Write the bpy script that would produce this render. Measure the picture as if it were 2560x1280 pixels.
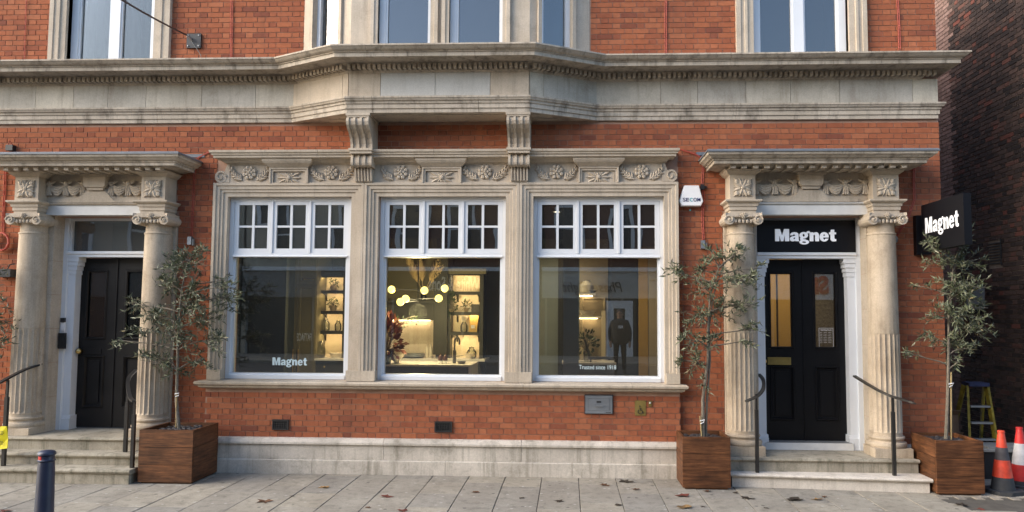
import bpy, bmesh, math, random
from mathutils import Vector
R = math.radians
random.seed(7)
for o in list(bpy.data.objects): bpy.data.objects.remove(o)
SC = bpy.context.scene
COL = SC.collection

# ------------------------------------------------------------------ camera
CF, CCX, CCY = 1800.0, 1346.3, 671.6          # focal length and principal point in photo pixels (2560 x 1280)
CP = Vector((0, -9.73, 2.12))
_yaw, _pit, _rol = R(-2.398), R(3.678), R(.3047)
_f = Vector((math.sin(_yaw)*math.cos(_pit), math.cos(_yaw)*math.cos(_pit), math.sin(_pit)))
_r0 = Vector((math.cos(_yaw), -math.sin(_yaw), 0)); _u0 = _r0.cross(_f)
_r = _r0*math.cos(_rol) + _u0*math.sin(_rol); _u = _u0*math.cos(_rol) - _r0*math.sin(_rol)
cam = bpy.data.cameras.new('camera'); camo = bpy.data.objects.new('camera', cam); COL.objects.link(camo)
cam.sensor_width = 36; cam.lens = CF/2560*36; cam.clip_end = 500; cam.clip_start = .05
cam.shift_x = -(CCX-1280)/2560; cam.shift_y = (CCY-640)/2560
from mathutils import Matrix
camo.matrix_world = Matrix(((_r.x, _u.x, -_f.x, CP.x), (_r.y, _u.y, -_f.y, CP.y), (_r.z, _u.z, -_f.z, CP.z), (0, 0, 0, 1)))
SC.camera = camo
def ray(px, py): return _f + _r*((px-CCX)/CF) - _u*((py-CCY)/CF)
def at(px, py, Y):
    d = ray(px, py); return CP + d*((Y-CP.y)/d.y)
def gnd(px, py, z=0):
    d = ray(px, py); return CP + d*((z-CP.z)/d.z)

# ------------------------------------------------------------------ light
SUN_AZ, SUN_EL = R(-110), R(30)               # from the left, in front of the facade
w = bpy.data.worlds.new('World'); SC.world = w; w.use_nodes = True
nt = w.node_tree; nt.nodes.clear()
sky = nt.nodes.new('ShaderNodeTexSky'); sky.sky_type = 'NISHITA'; sky.sun_disc = False
sky.sun_elevation = SUN_EL; sky.sun_rotation = SUN_AZ; sky.air_density = 1.0; sky.dust_density = 1.6; sky.ozone_density = 1.0
bg = nt.nodes.new('ShaderNodeBackground'); bg.inputs[1].default_value = .15
wo = nt.nodes.new('ShaderNodeOutputWorld')
nt.links.new(sky.outputs[0], bg.inputs[0]); nt.links.new(bg.outputs[0], wo.inputs[0])
sl = bpy.data.lights.new('sun', 'SUN'); sl.energy = 1.45; sl.angle = R(60); sl.color = (1, .92, .8)
so = bpy.data.objects.new('sun', sl); COL.objects.link(so)
_sd = Vector((math.sin(SUN_AZ)*math.cos(SUN_EL), math.cos(SUN_AZ)*math.cos(SUN_EL), math.sin(SUN_EL)))
so.rotation_euler = (-_sd).to_track_quat('-Z', 'Y').to_euler(); so.location = (-12, -14, 16)
vs = SC.view_settings; vs.view_transform = 'Standard'; vs.look = 'None'; vs.exposure = 1.5; vs.gamma = 1; vs.use_curve_mapping = False
SC.cycles.max_bounces = 6; SC.cycles.diffuse_bounces = 3; SC.cycles.glossy_bounces = 3; SC.cycles.transparent_max_bounces = 12
SC.cycles.caustics_reflective = False; SC.cycles.caustics_refractive = False; SC.cycles.sample_clamp_indirect = 4

# ------------------------------------------------------------------ materials
def newmat(name):
    m = bpy.data.materials.new(name); m.use_nodes = True
    n = m.node_tree; b = n.nodes['Principled BSDF']; return m, n, b
def nd(n, t, **k):
    x = n.nodes.new(t)
    for a, v in k.items(): setattr(x, a, v)
    return x
def ramp(n, stops, interp='LINEAR'):
    x = n.nodes.new('ShaderNodeValToRGB'); x.color_ramp.interpolation = interp
    e = x.color_ramp.elements
    while len(e) < len(stops): e.new(.5)
    for i, (p, c) in enumerate(stops): e[i].position = p; e[i].color = (*c, 1) if len(c) == 3 else c
    return x
def geo(n): return n.nodes.new('ShaderNodeNewGeometry')
def noise(n, vec, scale, detail=4, rough=.6):
    x = n.nodes.new('ShaderNodeTexNoise'); x.inputs['Scale'].default_value = scale; x.inputs['Detail'].default_value = detail
    x.inputs['Roughness'].default_value = rough; n.links.new(vec, x.inputs['Vector']); return x
def mixc(n, a, b, fac, mode='MIX'):
    x = n.nodes.new('ShaderNodeMix'); x.data_type = 'RGBA'; x.blend_type = mode
    for s, v in ((6, a), (7, b), (0, fac)):
        if hasattr(v, 'links') or hasattr(v, 'is_linked'): n.links.new(v, x.inputs[s])
        else: x.inputs[s].default_value = v if s == 0 else (*v, 1)
    return x.outputs[2]
def bump(n, b, h, strength, dist=.01):
    x = n.nodes.new('ShaderNodeBump'); x.inputs['Strength'].default_value = strength; x.inputs['Distance'].default_value = dist
    n.links.new(h, x.inputs['Height']); n.links.new(x.outputs[0], b.inputs['Normal'])
def plain(name, c, rough=.5, metal=0, var=.08, scale=6, bmp=0, spec=None):
    m, n, b = newmat(name); g = geo(n)
    nz = noise(n, g.outputs['Position'], scale)
    r = ramp(n, [(.3, tuple(x*(1-var) for x in c)), (.7, tuple(min(1, x*(1+var)) for x in c))])
    n.links.new(nz.outputs[0], r.inputs[0]); n.links.new(r.outputs[0], b.inputs['Base Color'])
    b.inputs['Roughness'].default_value = rough; b.inputs['Metallic'].default_value = metal
    if spec is not None: b.inputs['Specular IOR Level'].default_value = spec
    if bmp: bump(n, b, noise(n, g.outputs['Position'], scale*12).outputs[0], bmp)
    return m
def stone(name, c1, c2, stain, amt=.5, rough=.85, scale=1.6, island=False):
    """limestone: broad patches, fine grain, vertical rain streaks and a dark grime of its own shape"""
    m, n, b = newmat(name); g = geo(n); pos = g.outputs['Position']
    a = noise(n, pos, scale, 5); r = ramp(n, [(.32, c1), (.68, c2)]); n.links.new(a.outputs[0], r.inputs[0])
    mp = nd(n, 'ShaderNodeMapping'); mp.inputs['Scale'].default_value = (9, 9, .8); n.links.new(pos, mp.inputs[0])
    st = noise(n, mp.outputs[0], 1, 6, .7); sr = ramp(n, [(.5, (0, 0, 0)), (.72, (amt,)*3)]); n.links.new(st.outputs[0], sr.inputs[0])
    c = mixc(n, r.outputs[0], stain, sr.outputs[0])
    gr = noise(n, pos, 3.3, 8, .75); g2 = ramp(n, [(.52, (0, 0, 0)), (.75, (amt,)*3)]); n.links.new(gr.outputs[0], g2.inputs[0])
    c = mixc(n, c, stain, g2.outputs[0])
    fi = noise(n, pos, 60, 3); fr = ramp(n, [(.3, (.88,)*3), (.7, (1.08,)*3)]); n.links.new(fi.outputs[0], fr.inputs[0])
    c = mixc(n, c, fr.outputs[0], 1.0, 'MULTIPLY')
    if island:
        oi = nd(n, 'ShaderNodeObjectInfo'); orr = ramp(n, [(0, (.84, .85, .88)), (1, (1.08, 1.06, 1.02))]); n.links.new(oi.outputs['Random'], orr.inputs[0])
        c = mixc(n, c, orr.outputs[0], 1.0, 'MULTIPLY')
    if name == 'paving_slab':
        vo = nd(n, 'ShaderNodeTexVoronoi'); vo.inputs['Scale'].default_value = 6.5; n.links.new(pos, vo.inputs['Vector'])
        for lo, hi, col_ in ((.10, .13, (.42, .40, .36)), ):
            vr = ramp(n, [(lo, (.8,)*3), (hi, (0, 0, 0))]); n.links.new(vo.outputs['Distance'], vr.inputs[0]); c = mixc(n, c, col_, vr.outputs[0])
        v2 = nd(n, 'ShaderNodeTexVoronoi'); v2.inputs['Scale'].default_value = 4.1; n.links.new(pos, v2.inputs['Vector']); vr = ramp(n, [(.07, (.75,)*3), (.10, (0, 0, 0))]); n.links.new(v2.outputs['Distance'], vr.inputs[0]); c = mixc(n, c, (.07, .065, .055), vr.outputs[0])
    n.links.new(c, b.inputs['Base Color']); b.inputs['Roughness'].default_value = rough
    b.inputs['Specular IOR Level'].default_value = .25
    bump(n, b, noise(n, pos, 45, 6, .7).outputs[0], .35, .004)
    return m
def brickmat(name, stops, per='island', rough=.9, dirt=(.07, .045, .036), dirt_amt=.30, salt=(.42, .22, .15)):
    m, n, b = newmat(name); g = geo(n); pos = g.outputs['Position']
    r = ramp(n, stops)
    if per == 'island': n.links.new(g.outputs['Random Per Island'], r.inputs[0])
    else:
        oi = nd(n, 'ShaderNodeObjectInfo'); n.links.new(oi.outputs['Random'], r.inputs[0])
    a = noise(n, pos, 14, 6, .75); ar = ramp(n, [(.3, (.78,)*3), (.7, (1.18,)*3)]); n.links.new(a.outputs[0], ar.inputs[0])
    c = mixc(n, r.outputs[0], ar.outputs[0], 1.0, 'MULTIPLY')
    d = noise(n, pos, .9, 5, .65); dr = ramp(n, [(.5, (0, 0, 0)), (.78, (dirt_amt,)*3)]); n.links.new(d.outputs[0], dr.inputs[0])
    c = mixc(n, c, dirt, dr.outputs[0])
    mp = nd(n, 'ShaderNodeMapping'); mp.inputs['Scale'].default_value = (5, 5, .7); n.links.new(pos, mp.inputs[0])
    sk = noise(n, mp.outputs[0], .8, 6, .7); sr = ramp(n, [(.56, (0, 0, 0)), (.8, (dirt_amt*1.3,)*3)]); n.links.new(sk.outputs[0], sr.inputs[0]); c = mixc(n, c, dirt, sr.outputs[0])
    ef = noise(n, pos, 2.3, 7, .75); er = ramp(n, [(.58, (0, 0, 0)), (.8, (.30,)*3)]); n.links.new(ef.outputs[0], er.inputs[0]); c = mixc(n, c, salt, er.outputs[0])
    n.links.new(c, b.inputs['Base Color']); b.inputs['Roughness'].default_value = rough; b.inputs['Specular IOR Level'].default_value = .2
    bump(n, b, noise(n, pos, 90, 5, .7).outputs[0], .5, .004)
    return m
def emit(name, c, s):
    m, n, b = newmat(name); b.inputs['Base Color'].default_value = (*c, 1)
    b.inputs['Emission Color'].default_value = (*c, 1); b.inputs['Emission Strength'].default_value = s; return m
def glassmat(name, tint=(.93, .95, .94), k=2.0, rough=0.0, wob=.0, film=.02):
    m = bpy.data.materials.new(name); m.use_nodes = True; n = m.node_tree; n.nodes.clear()
    o = nd(n, 'ShaderNodeOutputMaterial'); mx = nd(n, 'ShaderNodeMixShader'); t = nd(n, 'ShaderNodeBsdfTransparent'); gl = nd(n, 'ShaderNodeBsdfGlossy')
    t.inputs[0].default_value = (*tint, 1); gl.inputs['Roughness'].default_value = rough; gl.inputs[0].default_value = (1, 1, 1, 1)
    fr = nd(n, 'ShaderNodeFresnel'); fr.inputs[0].default_value = 1.5
    mu = nd(n, 'ShaderNodeMath', operation='MULTIPLY', use_clamp=True); mu.inputs[1].default_value = k
    n.links.new(fr.outputs[0], mu.inputs[0]); n.links.new(mu.outputs[0], mx.inputs[0]); n.links.new(t.outputs[0], mx.inputs[1]); n.links.new(gl.outputs[0], mx.inputs[2])
    if wob:
        bp = nd(n, 'ShaderNodeBump'); bp.inputs['Strength'].default_value = wob; bp.inputs['Distance'].default_value = .02
        n.links.new(noise(n, geo(n).outputs['Position'], 2.2, 1).outputs[0], bp.inputs['Height'])
        n.links.new(bp.outputs[0], gl.inputs['Normal'])
    df = nd(n, 'ShaderNodeBsdfDiffuse'); df.inputs[0].default_value = (.5, .5, .48, 1); m2 = nd(n, 'ShaderNodeMixShader'); m2.inputs[0].default_value = film   # grey film: dust, plus pale reflection put into the pane's colour
    n.links.new(mx.outputs[0], m2.inputs[1]); n.links.new(df.outputs[0], m2.inputs[2]); n.links.new(m2.outputs[0], o.inputs[0]); return m
def woodmat(name, c1, c2, axis=(2, 2, 26)):
    m, n, b = newmat(name); g = geo(n)
    tc = nd(n, 'ShaderNodeTexCoord'); oi = nd(n, 'ShaderNodeObjectInfo')
    ad = nd(n, 'ShaderNodeVectorMath', operation='ADD'); n.links.new(g.outputs['Position'], ad.inputs[0])
    cm = nd(n, 'ShaderNodeCombineXYZ'); mm = nd(n, 'ShaderNodeMath', operation='MULTIPLY'); mm.inputs[1].default_value = 37
    n.links.new(oi.outputs['Random'], mm.inputs[0])
    for i in range(3): n.links.new(mm.outputs[0], cm.inputs[i])
    n.links.new(cm.outputs[0], ad.inputs[1])
    mp = nd(n, 'ShaderNodeMapping'); mp.inputs['Scale'].default_value = axis; n.links.new(ad.outputs[0], mp.inputs[0])
    a = noise(n, mp.outputs[0], 1.6, 7, .7); r = ramp(n, [(.3, c1), (.55, tuple((x+y)/2 for x, y in zip(c1, c2))), (.7, c2)]); n.links.new(a.outputs[0], r.inputs[0])
    k = noise(n, ad.outputs[0], 2.5, 3); kr = ramp(n, [(.35, (.6,)*3), (.65, (1.15,)*3)]); n.links.new(k.outputs[0], kr.inputs[0])
    n.links.new(mixc(n, r.outputs[0], kr.outputs[0], 1.0, 'MULTIPLY'), b.inputs['Base Color'])
    b.inputs['Roughness'].default_value = .55; b.inputs['Specular IOR Level'].default_value = .3
    bump(n, b, a.outputs[0], .3, .005); return m

BR = [(0, (.20, .066, .040)), (.07, (.265, .084, .044)), (.3, (.315, .101, .049)), (.8, (.350, .116, .054)), (1, (.375, .134, .066))]
M = {}
M['brick1'] = brickmat('red_brick', BR, 'object'); M['brick'] = brickmat('red_brick_wall', BR, 'island')
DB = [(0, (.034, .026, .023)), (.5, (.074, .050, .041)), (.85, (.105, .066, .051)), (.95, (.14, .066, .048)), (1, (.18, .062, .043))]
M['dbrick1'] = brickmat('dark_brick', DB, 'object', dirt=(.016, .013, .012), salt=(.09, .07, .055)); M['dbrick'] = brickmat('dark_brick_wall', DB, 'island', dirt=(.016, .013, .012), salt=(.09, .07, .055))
PB = [(0, (.19, .12, .095)), (1, (.30, .19, .155))]
M['pbrick'] = brickmat('pale_brick', PB, 'island')
M['mortar'] = plain('mortar', (.37, .23, .165), .95, var=.2, scale=5)
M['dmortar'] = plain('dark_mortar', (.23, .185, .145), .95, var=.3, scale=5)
M['stone'] = stone('limestone', (.455, .38, .29), (.565, .485, .385), (.20, .165, .125), .42)
M['cornice'] = stone('weathered_cornice_stone', (.43, .365, .285), (.56, .485, .39), (.10, .085, .066), .8, scale=1.2)
M['frieze'] = stone('frieze_stone', (.42, .385, .32), (.60, .555, .47), (.27, .22, .16), .6, scale=1.5, island=True)
M['greystone'] = stone('replaced_grey_stone', (.47, .46, .425), (.56, .545, .50), (.2, .18, .15), .25)
M['plinth'] = stone('plinth_stone', (.44, .395, .335), (.62, .56, .48), (.13, .118, .08), .65, scale=2.0)
M['step'] = stone('step_stone', (.30, .265, .205), (.43, .385, .305), (.085, .085, .055), .75, scale=2.2)
M['marble'] = stone('new_pale_step_stone', (.56, .50, .43), (.68, .62, .54), (.30, .26, .21), .42, scale=3)
M['shaft'] = stone('column_stone', (.41, .33, .24), (.54, .45, .34), (.18, .14, .10), .5, scale=2.4)
M['slab'] = stone('paving_slab', (.26, .235, .195), (.36, .33, .275), (.11, .10, .08), .62, rough=.75, scale=1.7, island=True)
M['joint'] = plain('paving_joint', (.085, .075, .06), .95, var=.3)
M['paver'] = stone('block_paver', (.26, .23, .185), (.36, .32, .265), (.08, .07, .055), .5, island=True)
M['asphalt'] = plain('asphalt', (.055, .055, .055), .9, var=.2, scale=20, bmp=.4)
M['white'] = plain('white_paint', (.70, .72, .74), .35, var=.03, scale=3)
M['lwhite'] = plain('painted_stone_lintel', (.66, .65, .62), .6, var=.1, scale=5)
M['black'] = plain('black_gloss_paint', (.007, .007, .008), .35, var=.2, scale=3, spec=.22)
M['oldblack'] = plain('worn_black_paint', (.012, .011, .011), .45, var=.3, scale=3, spec=.25)
M['signblack'] = plain('sign_black', (.006, .006, .008), .4, var=.1, spec=.25)
M['letter'] = emit('lit_sign_letter', (.74, .76, .80), .10)
M['letterb'] = emit('bright_sign_letter', (.72, .73, .75), .12)
M['decal'] = plain('window_lettering', (.60, .72, .73), .6, var=.03)
M['lead'] = plain('lead_flashing', (.14, .155, .175), .5, var=.25, scale=5)
M['iron'] = plain('painted_iron', (.022, .020, .018), .4, var=.2)
M['darkmetal'] = plain('dark_metal', (.02, .02, .022), .5, var=.2)
M['steel'] = plain('brushed_steel', (.34, .36, .38), .42, metal=.75, var=.12, scale=8)
M['brass'] = plain('brass', (.55, .40, .16), .3, metal=1, var=.15)
M['oldbrass'] = plain('dull_brass', (.30, .22, .07), .5, metal=.7, var=.25)
M['blackmark'] = plain('black_marking', (.01, .01, .01), .6)
M['cable'] = plain('red_cable', (.42, .07, .045), .6)
M['plastic'] = plain('white_plastic', (.82, .82, .83), .35, var=.02)
M['navy'] = plain('navy_print', (.012, .016, .09), .5); M['teal'] = plain('teal_print', (.02, .32, .36), .5)
M['wood'] = woodmat('stained_planter_wood', (.032, .013, .006), (.245, .098, .039))
M['soil'] = plain('dark_pebbles', (.035, .03, .03), .7, var=.5, scale=30)
M['bark'] = plain('olive_bark', (.17, .145, .11), .9, var=.35, scale=25, bmp=.5)
M['stake'] = plain('bamboo_stake', (.30, .22, .10), .7, var=.2)
def leafmat(name, stops):
    m, n, b = newmat(name); g = geo(n); r = ramp(n, stops); n.links.new(g.outputs['Random Per Island'], r.inputs[0])
    n.links.new(r.outputs[0], b.inputs['Base Color']); b.inputs['Roughness'].default_value = .5
    b.inputs['Transmission Weight'].default_value = 0; b.inputs['Subsurface Weight'].default_value = 0
    return m
M['olive'] = leafmat('olive_leaf', [(0, (.042, .052, .024)), (.45, (.095, .112, .056)), (.8, (.16, .178, .10)), (.95, (.27, .28, .19)), (1, (.22, .17, .08))])
M['green'] = leafmat('house_plant_leaf', [(0, (.02, .035, .012)), (1, (.07, .10, .035))])
M['red'] = leafmat('red_leaf', [(0, (.08, .02, .012)), (.6, (.22, .05, .03)), (1, (.06, .05, .02))])
M['fall'] = [plain('brown_leaf', (.10, .045, .02), .8, var=.3), plain('tan_leaf', (.22, .13, .05), .8, var=.3), plain('red_brown_leaf', (.12, .03, .018), .8, var=.3), plain('wet_dark_leaf', (.035, .025, .016), .6, var=.3)]
M['glass'] = glassmat('window_glass', (.90, .92, .90), 2.5)
M['oldglass'] = glassmat('old_pane_glass', (.45, .46, .45), 3.6, wob=.06, film=.03)
M['skyglass'] = glassmat('upper_window_glass', (.5, .52, .52), 3.0, wob=.03)
M['jar'] = glassmat('jar_glass', (.85, .87, .82), 2.0)
M['darkglass'] = glassmat('smoked_glass', (.10, .13, .08), 2.0)
M['orange'] = plain('cone_orange', (.62, .06, .026), .55, var=.3, scale=9)
M['conered'] = plain('cone_red', (.56, .028, .026), .5, var=.22, scale=9)
M['conewhite'] = plain('cone_white_band', (.62, .60, .60), .5, var=.16, scale=11)
M['conedark'] = plain('cone_dirty_band', (.06, .055, .06), .7, var=.4, scale=9)
M['rubber'] = plain('black_rubber', (.030, .032, .036), .75, var=.3, scale=8)
M['yellow'] = plain('ladder_yellow', (.25, .19, .018), .65, var=.6, scale=12)
M['blueplastic'] = plain('blue_plastic', (.022, .028, .075), .6, var=.6, scale=15)
M['aluminium'] = plain('aluminium', (.45, .45, .45), .4, metal=.8)
M['card'] = plain('cardboard', (.27, .17, .10), .85, var=.15)
M['paper'] = plain('paper', (.72, .72, .72), .8)
M['bin'] = plain('dark_blue_bin', (.012, .016, .035), .55, var=.2)
M['bollard'] = plain('bollard_navy', (.022, .028, .055), .42, var=.2, scale=9)
M['redband'] = plain('red_reflector', (.45, .02, .02), .4)
M['yellowbag'] = plain('yellow_plastic', (.78, .66, .015), .45, var=.08)
M['cast'] = plain('cast_iron_vent', (.014, .013, .013), .7, var=.3)
M['curtain'] = plain('net_curtain', (.27, .27, .235), .9, var=.1, scale=20)
M['tile'] = plain('grey_threshold_tile', (.16, .165, .165), .5, var=.15)
# interior
M['cab'] = plain('olive_cabinet_paint', (.13, .112, .056), .5, var=.06)
M['dcab'] = plain('dark_green_cabinet_paint', (.028, .027, .018), .5, var=.08)
M['dwall'] = plain('dark_green_wall', (.016, .020, .015), .6, var=.1)
M['panel'] = plain('cream_panel', (.72, .62, .45), .7, var=.04)
M['marb'] = stone('veined_marble', (.66, .56, .44), (.76, .66, .54), (.42, .33, .24), .45, rough=.3)
M['worktop'] = plain('pale_worktop', (.72, .68, .62), .25, var=.04)
M['iwall'] = plain('interior_wall', (.50, .42, .29), .8, var=.04)
M['greypost'] = plain('grey_blue_post', (.22, .25, .24), .8, var=.04)
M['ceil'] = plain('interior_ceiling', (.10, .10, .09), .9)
M['ifloor'] = plain('interior_floor', (.10, .085, .065), .5, var=.2, scale=3)
M['ochre'] = plain('ochre_door_paint', (.52, .33, .085), .6, var=.05)
M['pampas'] = plain('pampas_grass', (.80, .60, .30), .95, var=.2, scale=30)
M['terra'] = plain('clay_pot', (.34, .26, .17), .8)
M['ceramic'] = plain('pale_ceramic', (.62, .56, .46), .4)
M['darkcer'] = plain('dark_ceramic', (.05, .045, .04), .4)
M['amber'] = plain('amber_bottle', (.07, .025, .008), .25)
M['globe'] = emit('lit_globe', (1.0, .80, .20), 1.3)
M['led'] = emit('led_strip', (1, .70, .36), 30.0)
M['softled'] = emit('soft_led_strip', (1, .72, .40), 9.0)
M['spot'] = emit('downlight_disc', (1, .85, .6), 8)
# opposite side of the street
M['cream'] = plain('cream_render', (.42, .38, .30), .85, var=.08, scale=2)
M['obrick'] = brickmat('opposite_brick', [(0, (.09, .035, .025)), (1, (.15, .06, .04))], 'object')
M['opane'] = plain('opposite_window', (.02, .022, .025), .2)
M['fasciagrey'] = plain('shop_fascia_grey', (.20, .20, .19), .6)
M['fasciacream'] = plain('shop_fascia_cream', (.46, .44, .40), .6)
M['fasciawhite'] = plain('shop_fascia_white', (.75, .75, .75), .5)
M['redsign'] = plain('red_lettering', (.55, .02, .03), .5)
M['darksign'] = plain('dark_lettering', (.03, .025, .025), .5)
M['palesign'] = plain('pale_lettering', (.62, .60, .52), .5)
M['jacket'] = plain('black_jacket', (.010, .010, .012), .8)
M['skin'] = plain('skin', (.42, .24, .16), .6)
M['poster'] = emit('lit_poster', (.12, .20, .42), 1.2)

# ------------------------------------------------------------------ mesh helpers
WL = {}
def wl(p): return WL.get(p.name, Vector((0, 0, 0))) if p else Vector((0, 0, 0))
class MB:
    def __init__(s): s.v = []; s.f = []; s.m = []; s.cm = 0
    def add(s, v, f):
        k = len(s.v); s.v += [tuple(x) for x in v]; s.f += [tuple(i+k for i in q) for q in f]; s.m += [s.cm]*len(f); return s
    def box(s, x0, x1, y0, y1, z0, z1):
        return s.add([(x0, y0, z0), (x1, y0, z0), (x1, y1, z0), (x0, y1, z0), (x0, y0, z1), (x1, y0, z1), (x1, y1, z1), (x0, y1, z1)],
                     [(0, 3, 2, 1), (4, 5, 6, 7), (0, 1, 5, 4), (1, 2, 6, 5), (2, 3, 7, 6), (3, 0, 4, 7)])
    def prism(s, poly, a, b, mp):
        n = len(poly); v = [mp(p, q, a) for p, q in poly] + [mp(p, q, b) for p, q in poly]
        return s.add(v, [tuple(range(n)), tuple(range(2*n-1, n-1, -1))] + [(i, i+n, (i+1) % n+n, (i+1) % n) for i in range(n)])
    def px(s, poly, x0, x1): return s.prism(poly, x0, x1, lambda y, z, x: (x, y, z))
    def py(s, poly, y0, y1): return s.prism(poly, y0, y1, lambda x, z, y: (x, y, z))
    def pz(s, poly, z0, z1): return s.prism(poly, z0, z1, lambda x, y, z: (x, y, z))
    def lathe(s, prof, cx, cy, n=24, flute=None, cap=True):
        v = []
        for r, z in prof:
            for i in range(n):
                a = 2*math.pi*i/n; rr = r
                if flute and flute[0] <= z <= flute[1]: rr = r - flute[2]*(i % flute[3] == 0 and 1 or 0)
                v.append((cx+rr*math.cos(a), cy+rr*math.sin(a), z))
        k = len(prof); f = [(j*n+i, j*n+(i+1) % n, (j+1)*n+(i+1) % n, (j+1)*n+i) for j in range(k-1) for i in range(n)]
        if cap: f += [tuple(range(n-1, -1, -1)), tuple(range((k-1)*n, k*n))]
        return s.add(v, f)
    def tube(s, pts, r, n=6):
        pts = [Vector(p) for p in pts]; k = len(pts); v = []
        rs = r if isinstance(r, (list, tuple)) else [r]*k
        up = None
        for i, p in enumerate(pts):
            d = (pts[min(i+1, k-1)]-pts[max(i-1, 0)]).normalized()
            if up is None: up = Vector((0, 0, 1)) if abs(d.z) < .9 else Vector((1, 0, 0))
            a = d.cross(up).normalized(); b = a.cross(d).normalized(); up = b
            for j in range(n):
                t = 2*math.pi*j/n; v.append(p + (a*math.cos(t)+b*math.sin(t))*rs[i])
        f = [(i*n+j, i*n+(j+1) % n, (i+1)*n+(j+1) % n, (i+1)*n+j) for i in range(k-1) for j in range(n)]
        return s.add(v, f + [tuple(range(n)), tuple(range(k*n-1, (k-1)*n-1, -1))])
    def bar(s, pts, w, h):           # rectangular bar along points, w across, h up
        pts = [Vector(p) for p in pts]; k = len(pts); v = []
        for i, p in enumerate(pts):
            d = (pts[min(i+1, k-1)]-pts[max(i-1, 0)]).normalized()
            a = d.cross(Vector((0, 0, 1)));  a = a.normalized() if a.length > 1e-4 else Vector((1, 0, 0)); b = a.cross(d).normalized()
            for sx, sz in ((-1, -1), (1, -1), (1, 1), (-1, 1)): v.append(p+a*sx*w/2+b*sz*h/2)
        f = [(i*4+j, i*4+(j+1) % 4, (i+1)*4+(j+1) % 4, (i+1)*4+j) for i in range(k-1) for j in range(4)]
        return s.add(v, f+[(0, 1, 2, 3), (4*k-1, 4*k-2, 4*k-3, 4*k-4)])
    def ball(s, c, r, sc=(1, 1, 1), nu=8, nv=5):
        v = []
        for j in range(nv+1):
            t = math.pi*j/nv
            for i in range(nu):
                a = 2*math.pi*i/nu; v.append((c[0]+r*sc[0]*math.sin(t)*math.cos(a), c[1]+r*sc[1]*math.sin(t)*math.sin(a), c[2]+r*sc[2]*math.cos(t)))
        return s.add(v, [(j*nu+i, (j+1)*nu+i, (j+1)*nu+(i+1) % nu, j*nu+(i+1) % nu) for j in range(nv) for i in range(nu)])
    def sweep(s, path, prof, mp=lambda a, b, h: (a, b, h), closed=False):
        """prof points (offset to the right of the path, height); mitred at the corners; closed profile"""
        k = len(path); m = len(prof); P = [Vector(p) for p in path]; v = []
        for i in range(k):
            if closed: d0 = (P[i]-P[i-1]).normalized(); d1 = (P[(i+1) % k]-P[i]).normalized()
            else:
                d0 = (P[i]-P[i-1]).normalized() if i else (P[1]-P[0]).normalized()
                d1 = (P[i+1]-P[i]).normalized() if i < k-1 else d0
            n0 = Vector((d0.y, -d0.x)); n1 = Vector((d1.y, -d1.x)); b = (n0+n1); b = b/(1+n0.dot(n1))
            for o, h in prof: v.append(mp(P[i].x+b.x*o, P[i].y+b.y*o, h))
        e = k if closed else k-1
        f = [(i*m+j, i*m+(j+1) % m, ((i+1) % k)*m+(j+1) % m, ((i+1) % k)*m+j) for i in range(e) for j in range(m)]
        if not closed: f += [tuple(range(m)), tuple(range(k*m-1, (k-1)*m-1, -1))]
        return s.add(v, f)
    def build(s, name, mat, parent=None, smooth=False, center=True, fix=True):
        me = bpy.data.meshes.new(name)
        c = Vector((0, 0, 0))
        if center and s.v:
            c = Vector([(min(p[i] for p in s.v)+max(p[i] for p in s.v))/2 for i in range(3)])
            if not parent: c.z = min(p[2] for p in s.v)
        me.from_pydata([(p[0]-c.x, p[1]-c.y, p[2]-c.z) for p in s.v], [], s.f)
        for mm in (mat if isinstance(mat, (list, tuple)) else [mat]): me.materials.append(mm)
        if isinstance(mat, (list, tuple)): me.polygons.foreach_set('material_index', s.m)
        if fix:
            bm = bmesh.new(); bm.from_mesh(me); bmesh.ops.recalc_face_normals(bm, faces=bm.faces); bm.to_mesh(me); bm.free()
        if smooth:
            me.polygons.foreach_set('use_smooth', [True]*len(me.polygons))
            try: me.set_sharp_from_angle(angle=R(35))
            except Exception: pass
        return place(name, me, c, parent)
def place(name, me, c, parent=None):
    o = bpy.data.objects.new(name, me); COL.objects.link(o)
    o.location = Vector(c)-wl(parent); o.parent = parent; WL[o.name] = Vector(c); return o
def empty(name, loc, parent=None): return place(name, None, loc, parent)
def tag(o, label=None, cat=None, group=None, kind=None):
    for k, v in (('label', label), ('category', cat), ('group', group), ('kind', kind)):
        if v: o[k] = v
    return o
def thing(name, label, cat, loc, group=None): return tag(empty(name, loc), label, cat, group)
def B(*a): return MB().box(*a)
def pieces(path, prof, name, mat, parent, seed, lmin=.85, lmax=1.45, gap=.004):
    """a moulding laid in separate stones with open joints"""
    r = random.Random(seed); P_ = [Vector(p) for p in path]; cum = [0]
    for a, b in zip(P_, P_[1:]): cum.append(cum[-1]+(b-a).length)
    cuts = [0]
    while cuts[-1] < cum[-1]-lmax:
        c = cuts[-1]+r.uniform(lmin, lmax)
        for k in cum[1:-1]:
            if abs(c-k) < .30: c = k+.34
        cuts.append(c)
    cuts.append(cum[-1])
    def pt(d):
        for i in range(len(P_)-1):
            if d <= cum[i+1] or i == len(P_)-2: return P_[i].lerp(P_[i+1], (d-cum[i])/(cum[i+1]-cum[i]))
    for c0, c1 in zip(cuts, cuts[1:]):
        a, b = c0+(gap/2 if c0 else 0), c1-(gap/2 if c1 < cum[-1] else 0)
        sub = [pt(a)]+[P_[i] for i in range(1, len(P_)-1) if a < cum[i] < b]+[pt(b)]
        MB().sweep([tuple(p) for p in sub], prof).build(name, mat, parent)
def fmap(a, b, h): return (a, h, b)              # facade plane path (x, z), height = y
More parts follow.
